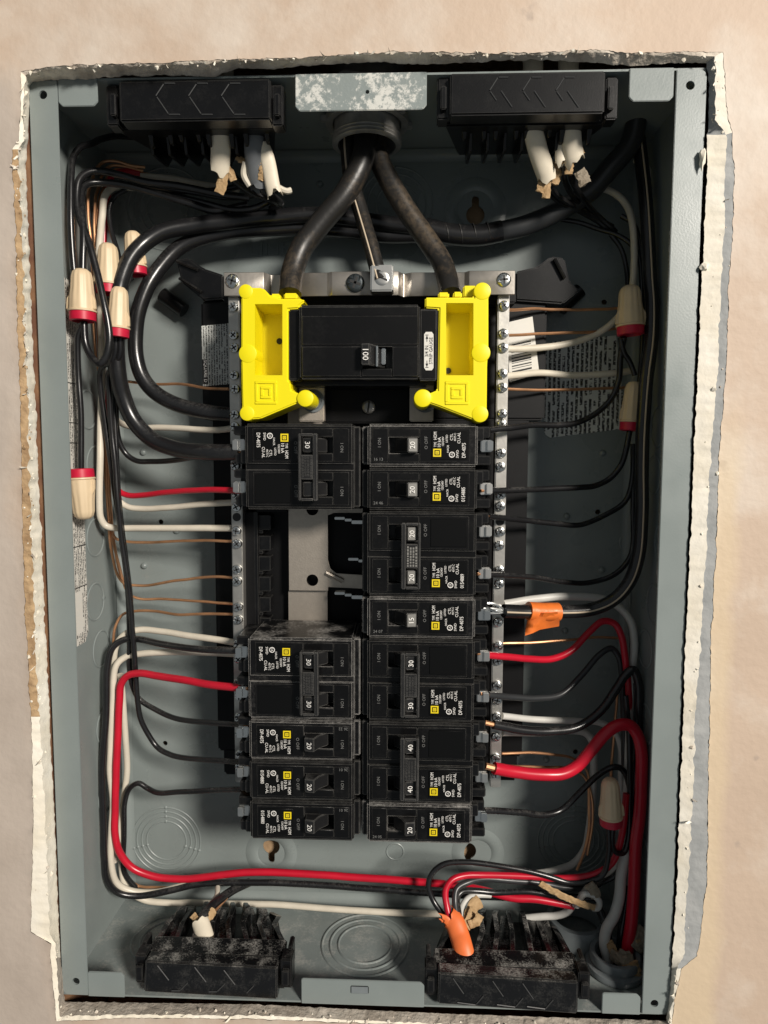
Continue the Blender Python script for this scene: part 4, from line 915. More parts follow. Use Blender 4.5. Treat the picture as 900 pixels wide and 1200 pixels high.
wire('k', 9.6, '505,276,78 450,276,78 420,272,76 360,267,74 318,268,72 256,274,70 214,288,66 190,310,62 174,334,58 163,362,56 159,390,56 160,420,56 167,442,56 183,461,56 210,475,55 245,483,52 272,486,50', 'lower of two thick black wires arching over the bracket, ending at a neutral bar', n=16)

# ================================================================== WIRE NUTS
def nut(base, tip, d, label, rad=.0077, dtip=None):
    a = P(*base, d * .001); b = P(*tip, (dtip or d) * .001); ax = (b - a); L_ = ax.length; ax.normalize()
    root = thing('wire_nut', a, label, 'wire nut', 'tan and red wire nuts'); r = rad
    mb = MB(); c = .17 * L_
    mb.lathe(a, ax, [(r * .80, 0.0), (r * .98, .0005), (r * 1.0, c), (r * .9, c + .0002)], 28, cap=False); mb.lathe(a, ax, [(r * .8, 0), (r * .75, c * .8)], 28, cap=False)
    mb.build('red_collar', 'nut_red', root)
    mb = MB(); pr = [(r * .9, c), (r * 1.06, c + .0003), (r * 1.07, c + .0011), (r * .99, c + .0016), (r * .93, L_ * .45), (r * .84, L_ * .62), (r * .78, L_ * .84), (r * .68, L_ * .93), (r * .45, L_ * .985), (r * .02, L_)]
    mb.lathe(a, ax, pr, 72, cap=False, rib=[0, 0, 0, 0.0, .022, .03, .03, .02, 0, 0]); mb.build('body', 'nut_tan', root)
    side = ax.cross(V((0, -1, 0))).normalized()
    for s_ in (-1, 1):
        o_ = side * s_; f = V((0, -1, 0)); f = (f - ax * f.dot(ax)).normalized(); t = f * (.0011)
        q = [a + ax * (c + .0016) + o_ * r * .80, a + ax * (c + .0016) + o_ * r * 1.16, a + ax * (L_ * .42) + o_ * r * 1.10, a + ax * (L_ * .56) + o_ * r * .78]
        MB().prism([p + t + f * .0012 for p in q], [p - t + f * .0012 for p in q], .0004).build('wing', 'nut_tan', root)
nut((97, 377), (95.5, 315), 24, 'tan wire nut with red collar pressed against the box side above a hanging wire loop')
nut((138, 396), (140, 336), 30, 'tan wire nut with red collar covering the bend of the thick black wire', .0066)
nut((127, 345), (126.5, 285), 40, 'tan wire nut half hidden behind two others and a thick black wire', .0074)
nut((160, 323), (155, 271), 52, 'tan wire nut tucked behind the arch of the thick black wire', .0066)
nut((94, 549), (99, 609), 26, 'upside down tan wire nut with its red collar uppermost', .0079)
nut((739, 393), (738, 334), 52, 'tan wire nut with a red collar above the white instruction sticker', .0082)
nut((738, 505), (743, 447), 62, 'tan wire nut partly hidden by the striped black cable beside the instruction sticker', .0066)
nut((716, 967), (715, 912), 38, 'greyish tan wire nut hanging beside the thick red wire', .0070)

# ================================================================== WIRES ON THE SIDE OF THE UPPER THIRTY AMP BREAKER
wire('k', 3.4, '200,172,80 165,162,72 135,160,60 118,163,52 108,168,45 95,172,38 86,184,34 83.5,205,30 83,240,27 84,280,26 87,318,26', 'black wire rising from a wire nut to disappear under a cable clamp')
wire('k', 3.9, '292,232,60 250,226,56 210,218,52 170,213,48 140,205,44 120,201,42 104,202,38 93,211,34 90,228,32 92,250,30 99,270,28 106,290,26 112,312,25 119,342,23 126,376,22 128,402,22 124,419,22 117,426,22 108,419,24 101,404,25 98,377,25', 'glossy black wire that sweeps across and hangs in a loop under a wire nut')
wire('k', 3.9, '290,240,66 250,247,62 220,238,58 180,226,54 150,218,50 120,214,46 104,215,42 96,222,38 96,245,32 98,275,27 97,317,25', 'black wire running just under the glossy black wire to the same wire nut')
for i, sp in enumerate(('214,228,72 180,224,70 150,219,68 133,220,64 123,230,60 120,254,57 117,282,52 116,310,50 117,345,50 119,400,54 120,440,56 118,492,56 117,545,54 116.5,590,54 118,607,55 124,616,57 134,618.5,58 160,619,58 215,619,54 272,619,50',)):
    wire('w', 3.9, sp, 'white wire bending sharply from the vertical bundle to a neutral bar, above copper wires')
cu = (('170,196,78 154,194,76 136,189,72 121,190,68 112,199,64 107,214,60 103,228,56 104,255,54 106,275,54 108,320,56 110,380,60 113,420,62 122,470,66 124,540,66 126,590,66 130,640,68 138,674,72 146,684,72 158,686,71 172,686,69 210,680,60 250,676,54 273,677,50', 'bare copper wire rising in a hump just below the pressed dimple to a neutral bar'),
      ('168,200,80 150,196,78 132,194,74 122,201,70 117,216,66 112,232,62 111,262,58 112,300,58 114,360,60 117,420,64 126,480,66 127,560,66 129,600,66 131,622,68 136,631,70 146,634,72 170,635.5,70 220,633.6,60 273,634,50', 'bare copper wire directly below the long horizontal white wire'),
      ('176,205,82 150,200,80 136,199,76 127,207,72 120,224,68 114,250,64 114,290,62 116,350,62 119,430,66 122,500,68 124,560,68 130,620,70 140,664,74 150,694,76 162,701,76 190,702,72 250,706,58 276,708,50', 'bare copper wire sagging slightly as the third of four near the empty slots'),
      ('133,790,66 133,760,66 135,735,66 144,720,68 160,716,70 180,716,69 210,720,62 250,719,55 275,720,50', 'bare copper wire curling up from below to a neutral bar at the empty slots'),
      ('128,440,60 138,445,64 150,447,70 174,450,72 210,450,66 245,455,56 268,456,50', 'bare copper wire crossing behind the thick black wire above a white wire'))
for sp, lab in cu: wire('c', 1.9, sp, lab)
for i, sp in enumerate(('160,206,84 143,204,82 130,212,76 124,232,72 121,262,70 119,320,68 121,400,70 125,470,72 128,560,72 133,630,74 141,672,76 148,690,78',)):
    wire('c', 1.9, sp, 'bare copper wire kept within the vertical bundle behind the wire nuts')
wire('r', 3.4, '165,203,82 150,201,79 132,206,72 126,230,68 122,280,66 120,360,64 121,430,64 123.5,462,63 127,502,62 130,540,62 134,566,62 140,576,62 150,580.5,62 166,580.5,60 190,577.5,54 220,575,46 250,574,38 283,575,29', 'red wire running level to the lower pole of the upper thirty amp breaker', tip=2)
wire('w', 3.6, '128,470,68 131,540,68 136,575,66 141,588,66 150,594,66 166,596,66 195,595,62 225,592,57 250,590,53 273,589,50', 'white wire directly under the level red wire')
wire('w', 3.6, '122,440,70 128,470,72 135,490,72 146,498,72 165,501,70 190,501,66 250,504,56 273,502,50', 'white wire crossing behind the thick black wires to the neutral bar')
wire('k', 3.2, '134,430,52 136,470,54 137,500,56 140,518,58 148,532,60 160,540,60 178,541,57 200,540,50 230,535,40 258,531,33 282,531,28', 'thin black wire dipping below the thick black wire before joining it at the breaker', tip=2)
wire('k', 3.2, '100,377,25 92,392,25 91,410,26 92,440,27 94,470,27 95,510,27 95,550,27', 'black wire hanging straight down the box side into the upside down wire nut')
wire('k', 3.2, '136,396,32 135,412,33 130,424,36 121,429,42 117,440,48 118,458,50 123,492,52 128,530,52 134,572,52 139,605,52 145,648,54 150,695,56 152,746,58 152,785,62 156,806,64 163,819,66 181,831,64 206,842,56 250,847,42 284,849,30', 'long black wire from the upper bundle ending at the white dusted twenty amp breaker', tip=2)
wire('k', 3.2, '141,396,32 140,415,34 132,430,40 127,440,44 128,462,46 131,505,48 135,545,48 138,585,48 143,635,50 151,690,52 156,748,54 159,790,58 161,820,60 165,843,62 174,861,64 185,876,64 199,884,60 216,888,55 250,891,42 286,893,30', 'long black wire from the upper bundle ending next to the clean twenty amp breaker', tip=2)
wire('k', 2.8, '128,350,46 130,372,46 127,398,44 128,420,46 131,445,50 134,480,52 136,520,52 138,560,52 141,600,54 147,650,56 153,700,58 154,745,60 154,790,64', 'black wire twisted with two others down the vertical bundle')
wire('k', 2.8, '148,222,66 134,231,64 128,247,62 130,268,60 138,296,56 148,330,52 156,325,52', 'black wire curving down behind the wire nuts under the copper wires')
for i, (sp, lab) in enumerate((('330,222,60 300,228,62 270,232,64 230,226,62 180,219,60 150,214,60', 'black wire in the upper bundle near the grey cable end'), ('322,232,58 300,243,60 275,246,62 240,238,62 200,228,62 160,220,62', 'black wire dipping lowest in the upper bundle'),
      ('300,214,74 260,222,74 220,224,72 180,216,72 150,208,72 130,206,72', 'black wire lying deepest in the upper bundle'))): wire('k', 3.4, sp, lab)
wire('w', 3.2, '280,222,76 240,216,76 200,209,76 165,206,74', 'short visible run of white wire deep in the upper bundle')
# lower group
wire('w', 3.9, '134,1010,66 132,960,66 131,900,66 131,840,66 133,785,64 136,757,62 147,743,62 164,738,64 190,740,62 215,744,58 250,749,53 276,753,50', 'white wire arching over the black wire at the dusty thirty amp breaker')
wire('k', 3.9, '700,1052,50 620,1052,56 560,1050,60 500,1046,64 415,1040,66 358,1036,66 300,1034,66 233,1036,66 198,1044,65 162,1050,62 138,1046,58 124,1030,54 119,1005,52 118,960,52 120,900,52 124,840,52 126,780,54 132,759,56 144,750,58 160,749,58 190,755,50 225,760,40 255,762,33 284,762,29', 'black wire looping along the box side to the dusty thirty amp breaker', tip=2)
wire('w', 3.9, '268,1034,72 251,1033,70 219,1037,68 180,1046,66 153,1044,63 138,1036,60 131,1018,57 130,980,55 132.5,938,55 129,906,55 129.5,880,55 132,820,56 136,780,58 147,770,60 166,766,60 210,764,57 245,765,53 276,766,50', 'cream wire running beside the red wire down the box side')
wire('r', 4.4, '672,1062,52 630,1054,52 600,1052,52 560,1042,56 520,1036,58 473,1032,60 415,1028,62 358,1024,62 300,1022,62 269,1024,62 216,1030,62 180,1027,60 155,1017,58 141,1000,56 135,978,54 135,950,54 136,910,54 138,860,54 140,820,54 142,801,54 150,791.5,54 164,789,53 182,792,50 210,796,44 250,803,35 282,806,28', 'long red wire looping round the box side to the dusty thirty amp breaker', tip=2)
wire('w', 3.9, '520,1071,72 473,1070,75 387,1065,78 326,1060,80 270,1059,80 223,1058,78 198,1058,76 168,1054,74 148,1040,72 142,1010,72 141,975,70 146,930,72 149,900,72 147,864,70 144,820,68 141,790,66', 'white wire passing behind the red wire and under both clamps')
wire('k', 3.2, '160,1042,72 146,1022,70 145.5,980,68 146.5,940,66 152,924,66 162,918,66 173,924,66 184,929,62 210,928,54 250,926,44 284,925,30', 'black wire with a hump ending at the clean breaker beside the round knockout', tip=2)
wire('c', 1.9, '140,1000,74 146,1024,74 162,1038,74 180,1040,74 200,1040,76', 'bare copper wire bending round the box corner under the red wire')

# ================================================================== WIRES ON THE SIDE OF THE FORTY AMP BREAKER
for sp, lab in (('593,363,50 627,362,60 677,363,68 723,361,72 745,358,72', 'bare copper wire above all others beside the bar-code sticker'), ('593,393,50 640,391,60 690,389,68 722,385,72 745,382,72', 'bare copper wire just above the curved white wire at the bar-code sticker'),
                ('592,456,50 643,457,62 690,456,70 735,454,74', 'bare copper wire crossing the white instruction sticker'), ('588,754,50 627,753,58 670,750,66 700,747,70 727,748,72', 'bare copper wire under the orange tape behind the red wire'),
                ('588,883,50 620,882,58 647,884,66 672,889,72 688,905,74 690,940,72 689,980,70 682,1005,68 676,1020,66', 'bare copper wire curving down inside the grey white loop'), ('588,897,50 630,899,62 668,901,72 686,912,74 694,940,72 693,975,70 688,1002,68', 'bare copper wire lying under the thick red wire'),
                ('724,800,72 722,830,72 719,870,70 716,912,66', 'bare copper wire hanging straight down into the greyish wire nut')):
    wire('c', 1.9, sp, lab)
wire('w', 3.9, '592,409,50 627,408,58 655,405,64 680,399,68 703,389,70 722,374,70 738,352,68 742,330,68 743,290,70 741,262,72 735,242,76 722,228,80 700,218,84', 'white wire curving upward across the bar-code sticker to a wire nut')
wire('w', 3.9, '592,441,50 612,439,56 633,437,62 673,440,70 723,437,74 742,434,74', 'white wire running level across the instruction sticker')
wire('k', 3.4, '573,504,28 600,501,36 627,498,46 655,498,54 677,495,60 700,483,64 717,466,66 725,446,66 727,420,62 731,395,56', 'black wire bending up over the instruction sticker from the topmost twenty amp breaker', tip=1)
wire('k', 3.4, '573,575,28 610,574,40 640,573,50 680,571,60 698,569,64 714,561,66 727,546,66 734,526,62 738,505,62', 'black wire rising into the half hidden wire nut from breaker 24 46', tip=1)
wire('k', 3.2, '572,605,28 600,608,40 627,611,50 655,614,58 680,615,64 710,603,68 733,587,70 741,560,70 742,520,70', 'black wire from the upper pole of the twenty amp pair', tip=1)
wire('k', 3.2, '568,673,28 600,675,40 627,677,50 660,682,60 687,683,66 717,675,68 733,661,70 741,645,70 742,600,70 742,560,70', 'black wire from the lower pole of the twenty amp pair', tip=1)
wire('g', 5.2, '590,708,50 627,702,58 670,699,66 707,702,70 727,713,70 739,728,68 743,750,66 741,785,64 738,840,62 736,900,60 733,960,58 731,1000,56', 'grey white wire looping under the striped black cable')
z1 = wire('k', 8.4, '590,716,31 620,717,38 653,717,44 693,714,50 720,702,50 738,681,49 748,652,47 752,600,46 752,540,46 754,490,46 758,440,47 763,400,49 764,360,52 762,330,55 760,290,57 757,240,60 753,200,64 748,160,68', 'thick black cable with a pale stripe bending down to the orange tape', cat='cable', name='cable', stripe='stripe_tan', n=18)
for i, (a, b2) in enumerate((((590, 714), (567, 707)), ((590, 716), (566, 713)), ((590, 718), (568, 718)), ((590, 716), (570, 711)))):
    t = MB(); t.tube([P(*a, .031), P((a[0] + b2[0]) / 2, (a[1] + b2[1]) / 2 + (i - 1.5) * 2, .029), P(*b2, .027)], .0008, 6); t.build('bare_strand', 'screw_metal', z1)
wire('r', 4.0, '568,767,28 595,770,36 620,772,44 648,772,52 670,762,58 690,741,62 707,728,64 720,731,64 728,745,63 733,773,62 737,810,62 739,840,62 741,880,62 741,930,60 738,960,56', 'red wire with a hump above the dark grey wire', tip=1)
wire('h', 3.6, '572,814,28 600,817,38 627,818,46 657,814,54 680,793,60 703,767,64 717,760,66 726,772,66 729,800,66 731,850,66 732,900,66', 'dark grey wire with a hump beneath the red wire', tip=1)
wire('g', 3.9, '588,839,50 627,843,60 677,845,68 703,847,70 718,855,70 727,872,70 728,910,70 729,950,68 728,1000,64', 'grey white wire passing behind the glossy black wire to the vertical bundle')
wire('k', 5.6, '578,849,30 610,855,36 643,857,42 677,852,48 703,834,52 723,806,55 733,791,56 742,785,56 748,800,56 748,840,56 746,890,56 741,940,56 738,990,56', 'glossy thick black wire humped above the thick red wire', tip=1, n=16)
wire('r', 7.6, '579,900,28 600,904,32 640,908,38 660,906.5,40 676,898,42 692,880,43 710,859,44 724,850,45 737,849.5,45 746,859,45 752.5,880,45 752.5,910,44 750,950,43 745,990,42 743,1038,42 740,1080,40 735,1114,38 733,1150,36', 'thick bright red wire from the forty amp breaker down to the grey conduit bushing', tip=1, n=18)
wire('g', 4.6, '588,858,50 640,858,66 672,856,74 686,859,76 693.5,868,76 695.5,890,76 694,930,76 691,968,76 685,996,75 672,1012,73 655,1019,70 640,1022.5,68 610,1027,66', 'grey white wire forming a wide rounded loop round the lower knockout')
wire('k', 3.6, '564,950,29 580,950,34 610,952,42 640,954.5,50 658,949,54 680,928,56 700,909,58 716,899.5,58 727,900,58 734,909,58 738,930,58', 'black wire rising from the lowest breaker beside the wide loop', tip=1)
wire('k', 3.2, '718,968,40 717,988,42 722,999,44 731,999,46 736,985,48 738,950,50 738,905,52 737,860,54 733,815,56', 'black wire doubling back in a tight loop beneath the greyish wire nut')
wire('k', 3.2, '713,968,40 713,1000,42 707,1024,44 692,1032,46 668,1034,48 640,1026,48 620,1021,48 580,1014,48 545,1010,48 520,1013,47 506,1024,46 502,1038,44 508,1056,42 520,1073,38 530,1088,33', 'black wire drooping from the wire nut to a round loop at the orange cable end')
wire('r', 3.8, '734,930,50 731,965,48 726,990,48 718,1010,48 704,1021,48 686,1027,49 650,1029,50 620,1027,50 570,1025.5,48 544,1026,46 529,1032,43 522,1044,40 524,1064,36 529,1084,31 531,1095,29', 'red wire bending squarely down into the orange cable end')
wire('h', 3.6, '690,1042,56 660,1040,54 636,1035,52 600,1032,50 566,1030,48 548,1034,46 535,1042,42 533,1057,38 537,1082,31 538,1095,29', 'dark grey wire between red and black wires entering the orange cable end')
wire('k', 3.6, '680,1060,52 652,1051,52 620,1045,52 580,1046,52 556,1044,50 541,1045,47 536,1052,44 538,1075,34', 'black wire lying level below the dark grey wire at the orange cable end')
wire('g', 3.4, '575,1049,52 560,1049,50 548,1053,46 541,1064,41 539,1084,31 540,1095,29', 'pale wire turning down into the orange cable end')
wire('g', 4.2, '615,1076,60 636,1074,58 652,1073,56 664,1069,54 672,1060,52 690,1040,54', 'pale wire emerging behind the fins of the clamp with orange cable')
wire('k', 4.4, '700,1060,48 706,1075,46 712,1095,44 714,1120,42', 'black wire going down behind the thick white wire in the bushing')
wire('g', 7.0, '737,975,52 733,1000,50 728,1026,48 726,1050,46 720,1072,44 711,1088,42 708,1104,41 712,1124,40 714,1150,40', 'thick grey white wire dropping into the grey conduit bushing', n=16)
wire('k', 4.6, '736,1040,52 732,1070,50 728,1095,46 726,1125,44', 'thick black wire between the white and red wires in the bushing')
wire('g', 3.6, '676,1062,48 680,1053,46 686,1047.5,44 695,1049,43 702,1056,43 700,1064,44 694,1064,45', 'short white wire curled like a hook beside brown paper strips')
wire('k', 3.2, '696,1040,58 706,1034,56 720,1026,54 731,1010,54 734,985,54 735,950,56', 'black wire sweeping round under the hanging wire nut')
wire('g', 3.4, '700,1038,60 714,1026,58 726,1010,56 730,995,56', 'short grey white wire under the hanging wire nut')
wire('k', 3.0, '727,396,56 731,412,58 738,424,60 744,440,60', 'black wire tail under the wire nut above the instruction sticker')
for i, (sp, lab) in enumerate((('620,252,86 650,256,84 679,261,82 700,268,80 722,275,76 738,285,74 748,300,72 752,330,70 752,370,68', 'thin black wire fanning out uppermost toward the shadowed corner'), ('716,275,78 728,292,76 734,315,74 736,340,70', 'thin black wire curving down into the wire nut above the sticker'),
       ('728,253,78 742,262,76 750,285,74 753,320,72 754,380,70 750,440,70 745,480,70', 'thin black wire following the striped black cable'))): wire('k', 2.8, sp, lab)
wire('w', 3.2, '744,188,76 752,190,72 759,198,70 760,215,68 758,235,68', 'short white wire hooked over in the shadowed corner')
for sp, lab in (('738,780,66 736,840,66 735,900,64 734,960,60', 'black wire hanging straight next to the grey white wire behind the thick red wire'), ('744,800,62 743,860,62 741,920,60 739,980,58', 'black wire hanging straight, touching the back of the thick red wire'), ('729,810,70 733,870,70 735,930,66', 'black wire hanging straight deepest in the bundle, beside a bare copper wire')):
    wire('k', 3.6, sp, lab)

# orange marker tape on the striped cable
tp = thing('orange_tape', P(635, 715, .04), 'crumpled orange marker tape folded round the striped black cable', 'tape')
b = MB(); b.tube(pts('619,716,38 636,717,41 654,717,44'), .0058, 20, per=8, wob=.0004); b.build('wrap', 'tape_orange', tp)
def sheet(grid, th=.0003):
    mb = MB(); n, m_ = len(grid), len(grid[0]); vs = [p for r in grid for p in r]; k = len(vs); vs2 = vs + [p + V((0, th, 0)) for p in vs]; fs = []
    for i in range(n - 1):
        for j in range(m_ - 1): a = i * m_ + j; fs += [(a, a + 1, a + m_ + 1, a + m_), (a + k, a + m_ + k, a + m_ + 1 + k, a + 1 + k)]
    bd = [j for j in range(m_)] + [i * m_ + m_ - 1 for i in range(1, n)] + [(n - 1) * m_ + j for j in range(m_ - 2, -1, -1)] + [i * m_ for i in range(n - 2, 0, -1)]
    for q in range(len(bd)): a, c = bd[q], bd[(q + 1) % len(bd)]; fs.append((a, a + k, c + k, c))
    return mb.add(vs2, fs)
top_ = [(619, 716), (628, 718), (637, 718), (646, 718), (654, 717)]; bot_ = [(615.5, 745), (624, 742), (632, 738), (643, 736), (655.5, 734)]
g = []
for i in range(7):
    t = i / 6; g.append([P(a[0] + (b_[0] - a[0]) * t + math.sin(t * 6 + j) * .6, a[1] + (b_[1] - a[1]) * t, .034 + .010 * t * (j / 4) + .0028 * math.sin(j * 2.0 + t * 3.5)) for j, (a, b_) in enumerate(zip(top_, bot_))])
sheet(g).build('loose_flap', 'tape_orange', tp, smooth=60)

# ================================================================== CABLE ENDS
def ragged(mb_name, path, r, m, parent, flat=.55, rag=.006, up=(0, -1, 0), seed=1):
    """flattened jacket whose last edge is torn"""
    rr = random.Random(seed); b = MB(); n = 18; b.tube(path, r, n, per=8, flat=flat, up=up, wob=.0005)
    b.f.pop(); b.m.pop(); d = (b.last[-1] - b.last[-3]).normalized(); k = len(b.v) - n
    for i in range(n):
        an = 2 * math.pi * i / n; q = .5 + .5 * math.sin(an * 2 + seed) * .6 + .4 * math.sin(an * 5 + seed * 2.3) * .5
        b.v[k + i] = b.v[k + i] + d * (rag * (q - .3) + rr.uniform(-.0004, .0004)) + V((rr.uniform(-1, 1), rr.uniform(-1, 1), 0)) * .0004
    return b.build(mb_name, m, parent, smooth=60)
def paper(name, path, r, m, parent, flat=.25, seed=0):
    b = MB(); b.tube(path, r, 8, per=6, flat=flat, wob=.0003)
    rr = random.Random(seed)
    for i in range(len(b.v)): b.v[i] += V((rr.uniform(-1, 1), rr.uniform(-1, 1), rr.uniform(-1, 1))) * .0004
    return b.build(name, m, parent, smooth=20)
c1 = thing('cable_end', P(258, 150, .02), 'cut white cable jacket with torn brown paper hanging from its end', 'cable', 'cut cable ends')
ragged('jacket', pts('262,80,18 260,120,20 258,150,22 258,175,26 257,198,30'), .0058, 'sheath_white', c1, seed=2)
paper('paper_filler', pts('258,190,30 261,208,31 257,227,32'), .0032, 'kraft_paper', c1); paper('paper_filler', pts('263,192,30 270,204,31 274,212,32'), .0022, 'kraft_paper', c1, seed=4)
for i, x in enumerate((268, 274)): b = MB(); b.tube(pts(f'262,188,31 {x},206,38 {x+22},224,48 {x+50},236,56'), .0017, 8); b.build('conductor', 'black_insulation', c1)
c2 = thing('cable_end', P(300, 155, .02), 'cut grey cable jacket split open over white and black wires', 'cable', 'cut cable ends')
ragged('jacket', pts('296,120,22 298,155,24 299,180,27 301,200,31 305,218,34'), .0060, 'sheath_grey', c2, seed=3)
paper('paper_filler', pts('305,190,27 307,200,28 306,212,30'), .0020, 'kraft_paper', c2); paper('paper_filler', pts('292,192,30 284,188,31 278,184,32'), .0018, 'kraft_paper', c2, seed=6)
ragged('white_jacket', pts('306,168,26 312,182,27 317,205,29 321,224,31'), .0044, 'sheath_white', c2, seed=5)
b = MB(); b.tube(pts('318,212,33 327,220,34 336,224,35 341,223,36'), .0018, 8); b.build('conductor', 'white_insulation', c2)
b = MB(); b.tube(pts('288,190,30 286,205,32 293,218,34'), .0020, 8); b.build('conductor', 'white_insulation', c2)
for i in range(2): b = MB(); b.tube(pts(f'{302+i*3},205,34 {310+i*6},226,40 {325+i*4},238,50 {318},244,62'), .0021, 8); b.build('conductor', 'black_insulation', c2)
c3 = thing('cable_end', P(628, 150, .02), 'cut white cable jacket bent sideways with frayed paper at its tip', 'cable', 'cut cable ends')
ragged('jacket', pts('624,70,16 624,110,18 625,150,22 629,172,26 635,190,30 641,207,34'), .0056, 'sheath_white', c3, seed=8, flat=.65)
paper('paper_filler', pts('638,196,34 636,212,35 633,226,36'), .0028, 'kraft_paper', c3); paper('paper_filler', pts('643,196,34 641,214,35 640,232,36'), .0024, 'kraft_paper', c3, seed=9); paper('paper_filler', pts('648,190,34 653,202,35 650,216,36'), .0026, 'kraft_paper', c3, seed=3)
for i in range(2): b = MB(); b.tube(pts(f'{640+i*4},205,36 {642+i*6},222,44 {655+i*8},236,60 {680+i*5},248,74 {712+i*6},266,82'), .0017, 8); b.build('conductor', 'black_insulation', c3)
c4 = thing('cable_end', P(668, 150, .02), 'cut white cable jacket torn straight across beside the bent one', 'cable', 'cut cable ends')
ragged('jacket', pts('666,70,16 667,110,18 669,148,22 671,170,25 673,186,28'), .0056, 'sheath_white', c4, seed=12, flat=.65)
ragged('split_half', pts('662,152,26 658,170,27 658,188,28'), .0034, 'sheath_white', c4, seed=13)
paper('paper_filler', pts('655,190,29 664,184,28 676,180,27 684,176,27'), .0018, 'kraft_paper', c4); paper('paper_filler', pts('667,182,30 668,192,31 666,204,32'), .0022, 'kraft_paper', c4, seed=2); paper('paper_filler', pts('679,200,36 684,208,37 686,216,38'), .0036, 'kraft_grey', c4, seed=5)
for i in range(2): b = MB(); b.tube(pts(f'{661+i*10},188,31 {660+i*9},204,38 {668+i*10},225,56 {690+i*8},250,76 {716+i*6},272,82'), .0017, 8); b.build('conductor', 'black_insulation', c4)
c5 = thing('cable_end', P(241, 1108, .03), 'cut white cable jacket rising from the dusty clamp with a black wire inside', 'cable', 'cut cable ends')
ragged('jacket', pts('243,1124,20 242,1108,24 239,1095,28 234,1080,33'), .0056, 'sheath_white', c5, seed=21, flat=.7, rag=.004)
paper('paper_filler', pts('234,1084,33 230,1078,35 226,1072,36'), .0026, 'kraft_paper', c5); paper('paper_filler', pts('240,1080,34 246,1073,37 251,1066,40'), .0026, 'kraft_paper', c5, seed=7)
for sp, r, m in (('236,1086,32 239,1074,36 248,1062,44 260,1052,54 275,1042,66 292,1034,76', .0030, 'black_insulation'), ('246,1074,40 255,1064,48 266,1052,56', .0010, 'copper'), ('238,1080,34 246,1062,46 254,1050,56 255,1040,64', .0018, 'white_insulation')):
    b = MB(); b.tube(pts(sp), r, 10); b.build('conductor', m, c5)
c6 = thing('cable_end', P(540, 1118, .025), 'cut orange cable jacket torn open at its mouth with frayed paper', 'cable', 'cut cable ends')
ragged('jacket', pts('546,1126,18 542,1110,22 538,1096,27 533,1082,31 528,1076,33'), .0064, 'sheath_orange', c6, seed=30, flat=.7, rag=.004)
paper('paper_filler', pts('546,1086,30 552,1076,34 556,1066,38'), .0034, 'kraft_paper', c6); paper('paper_filler', pts('550,1084,30 559,1080,31 563,1072,33'), .0030, 'kraft_paper', c6, seed=3); paper('paper_filler', pts('548,1080,34 555,1062,42 562,1056,46'), .0040, 'kraft_paper', c6, seed=8)
ragged('jacket_flap', pts('532,1092,27 526,1082,29 521,1077,30'), .0024, 'sheath_orange', c6, seed=31, flat=.3)
c7 = paper('paper_strip', pts('633,1035,40 648,1044,40 668,1054,40 690,1062,40 697,1064,40'), .0021, 'kraft_paper', None, seed=11); tag(c7, 'long brown paper strip lying across the dark wires by the hooked white wire', 'paper strip')
c8 = paper('paper_strip', pts('690,1036,42 695,1042,42 699,1052,42'), .0034, 'kraft_grey', None, seed=12); tag(c8, 'short brown paper strip behind the hooked white wire', 'paper strip')

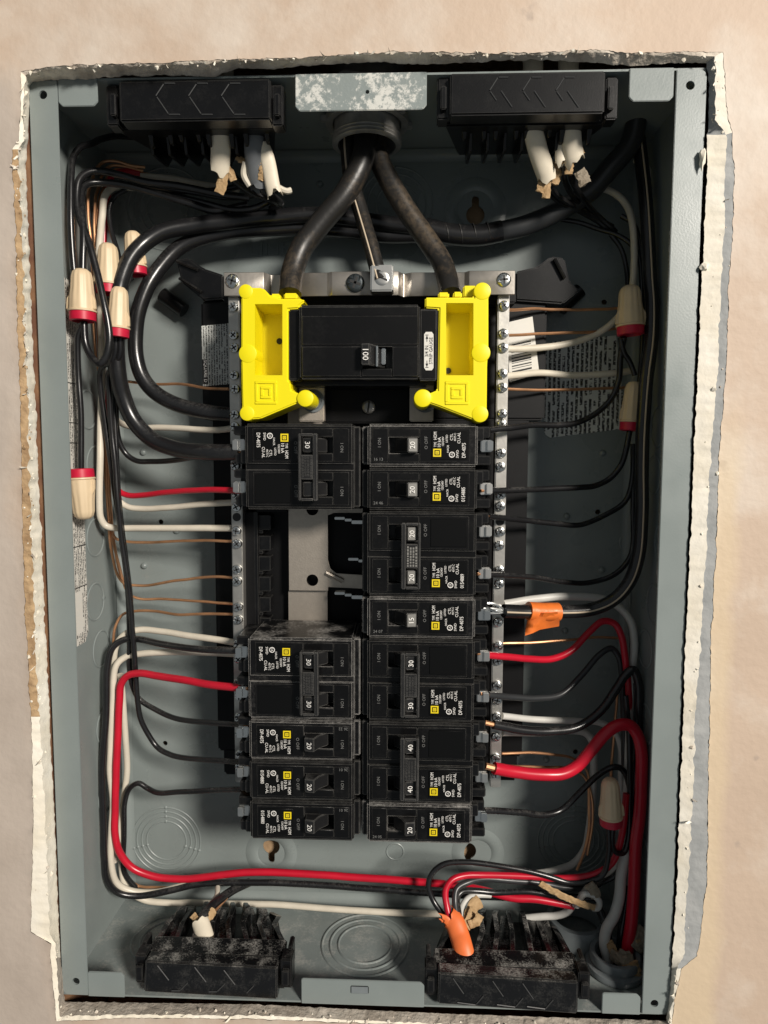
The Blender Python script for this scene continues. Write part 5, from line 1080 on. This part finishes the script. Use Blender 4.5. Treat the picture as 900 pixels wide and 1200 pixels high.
# ================================================================== CONDUIT BUSHING
bc = P(721, 1115, .036); zf = -H2 + .0006
bu = thing('conduit_bushing', (bc.x, bc.y, zf), 'grey plastic conduit bushing in the box floor holding thick red and white wires', 'conduit bushing')
hgt = bc.z - zf; r = .0142
b = MB(); b.lathe((bc.x, bc.y, zf), (0, 0, 1), [(r * 1.28, 0), (r * 1.30, .002), (r * 1.26, .0035), (r * 1.08, .0045), (r * 1.05, hgt * .5), (r * 1.12, hgt * .55), (r * 1.12, hgt - .0012), (r * 1.06, hgt), (r * .90, hgt), (r * .86, hgt - .002), (r * .86, .0005)], 48, cap=False); b.build('sleeve', 'pvc_grey', bu)
b = MB(); b.lathe((bc.x, bc.y, zf), (0, 0, 1), [(r * .86, .001), (r * .01, .0011)], 32, cap=False); b.build('dark_bore', 'slot_dark', bu)
b2c = P(675, 1108, .066); bu2 = thing('conduit_bushing', (b2c.x, b2c.y, zf), 'wider grey plastic fitting behind the clamp with orange cable', 'conduit bushing')
hg = P(680, 1086, .055).z - zf
b = MB(); b.lathe((b2c.x, b2c.y, zf), (0, 0, 1), [(.021, 0), (.021, hg - .003), (.0195, hg), (.016, hg), (.0155, .002)], 40, cap=False); b.build('sleeve', 'pvc_grey', bu2)
pg = thing('paper_wad', P(735, 1125, .03), 'crumpled brown paper stuffed round the wires in the grey bushing', 'paper wad')
for i, (sp, rr_, m) in enumerate((('716,1118,34 724,1124,30 732,1128,27 742,1126,28', .0040, 'kraft_grey'), ('724,1116,32 732,1122,30 740,1120,30', .0036, 'kraft_grey'), ('738,1128,26 742,1142,25 743,1160,24', .0052, 'kraft_paper'), ('744,1112,36 750,1100,38 757,1088,40', .0056, 'kraft_grey'), ('746,1108,36 753,1102,38 758,1094,40', .0040, 'kraft_paper'), ('714,1104,38 717,1112,36 720,1120,34', .0026, 'kraft_paper'))):
    paper('paper_fold', pts(sp), rr_, m, pg, seed=40 + i, flat=.35)
# plaster bits stuck on the box edge
for px, py, r_, lab in ((823, 186, .0028, 'curled plaster flake stuck to the upper part of the box edge'), (826, 313, .0022, 'small square plaster bit stuck on the box edge')):
    b = bmesh.new(); bmesh.ops.create_icosphere(b, subdivisions=2, radius=r_)
    p = P(px, py, -.0022)
    for v in b.verts: v.co = V((v.co.x * (.6 if r_ > .0025 else 1), v.co.y * .7, v.co.z * (1.9 if r_ > .0025 else 1))) * (1 + .5 * fbm(v.co + p, 500)) + p
    tag(MB().bm(b).build('plaster_flake', 'gypsum', smooth=25), lab, 'plaster flake')
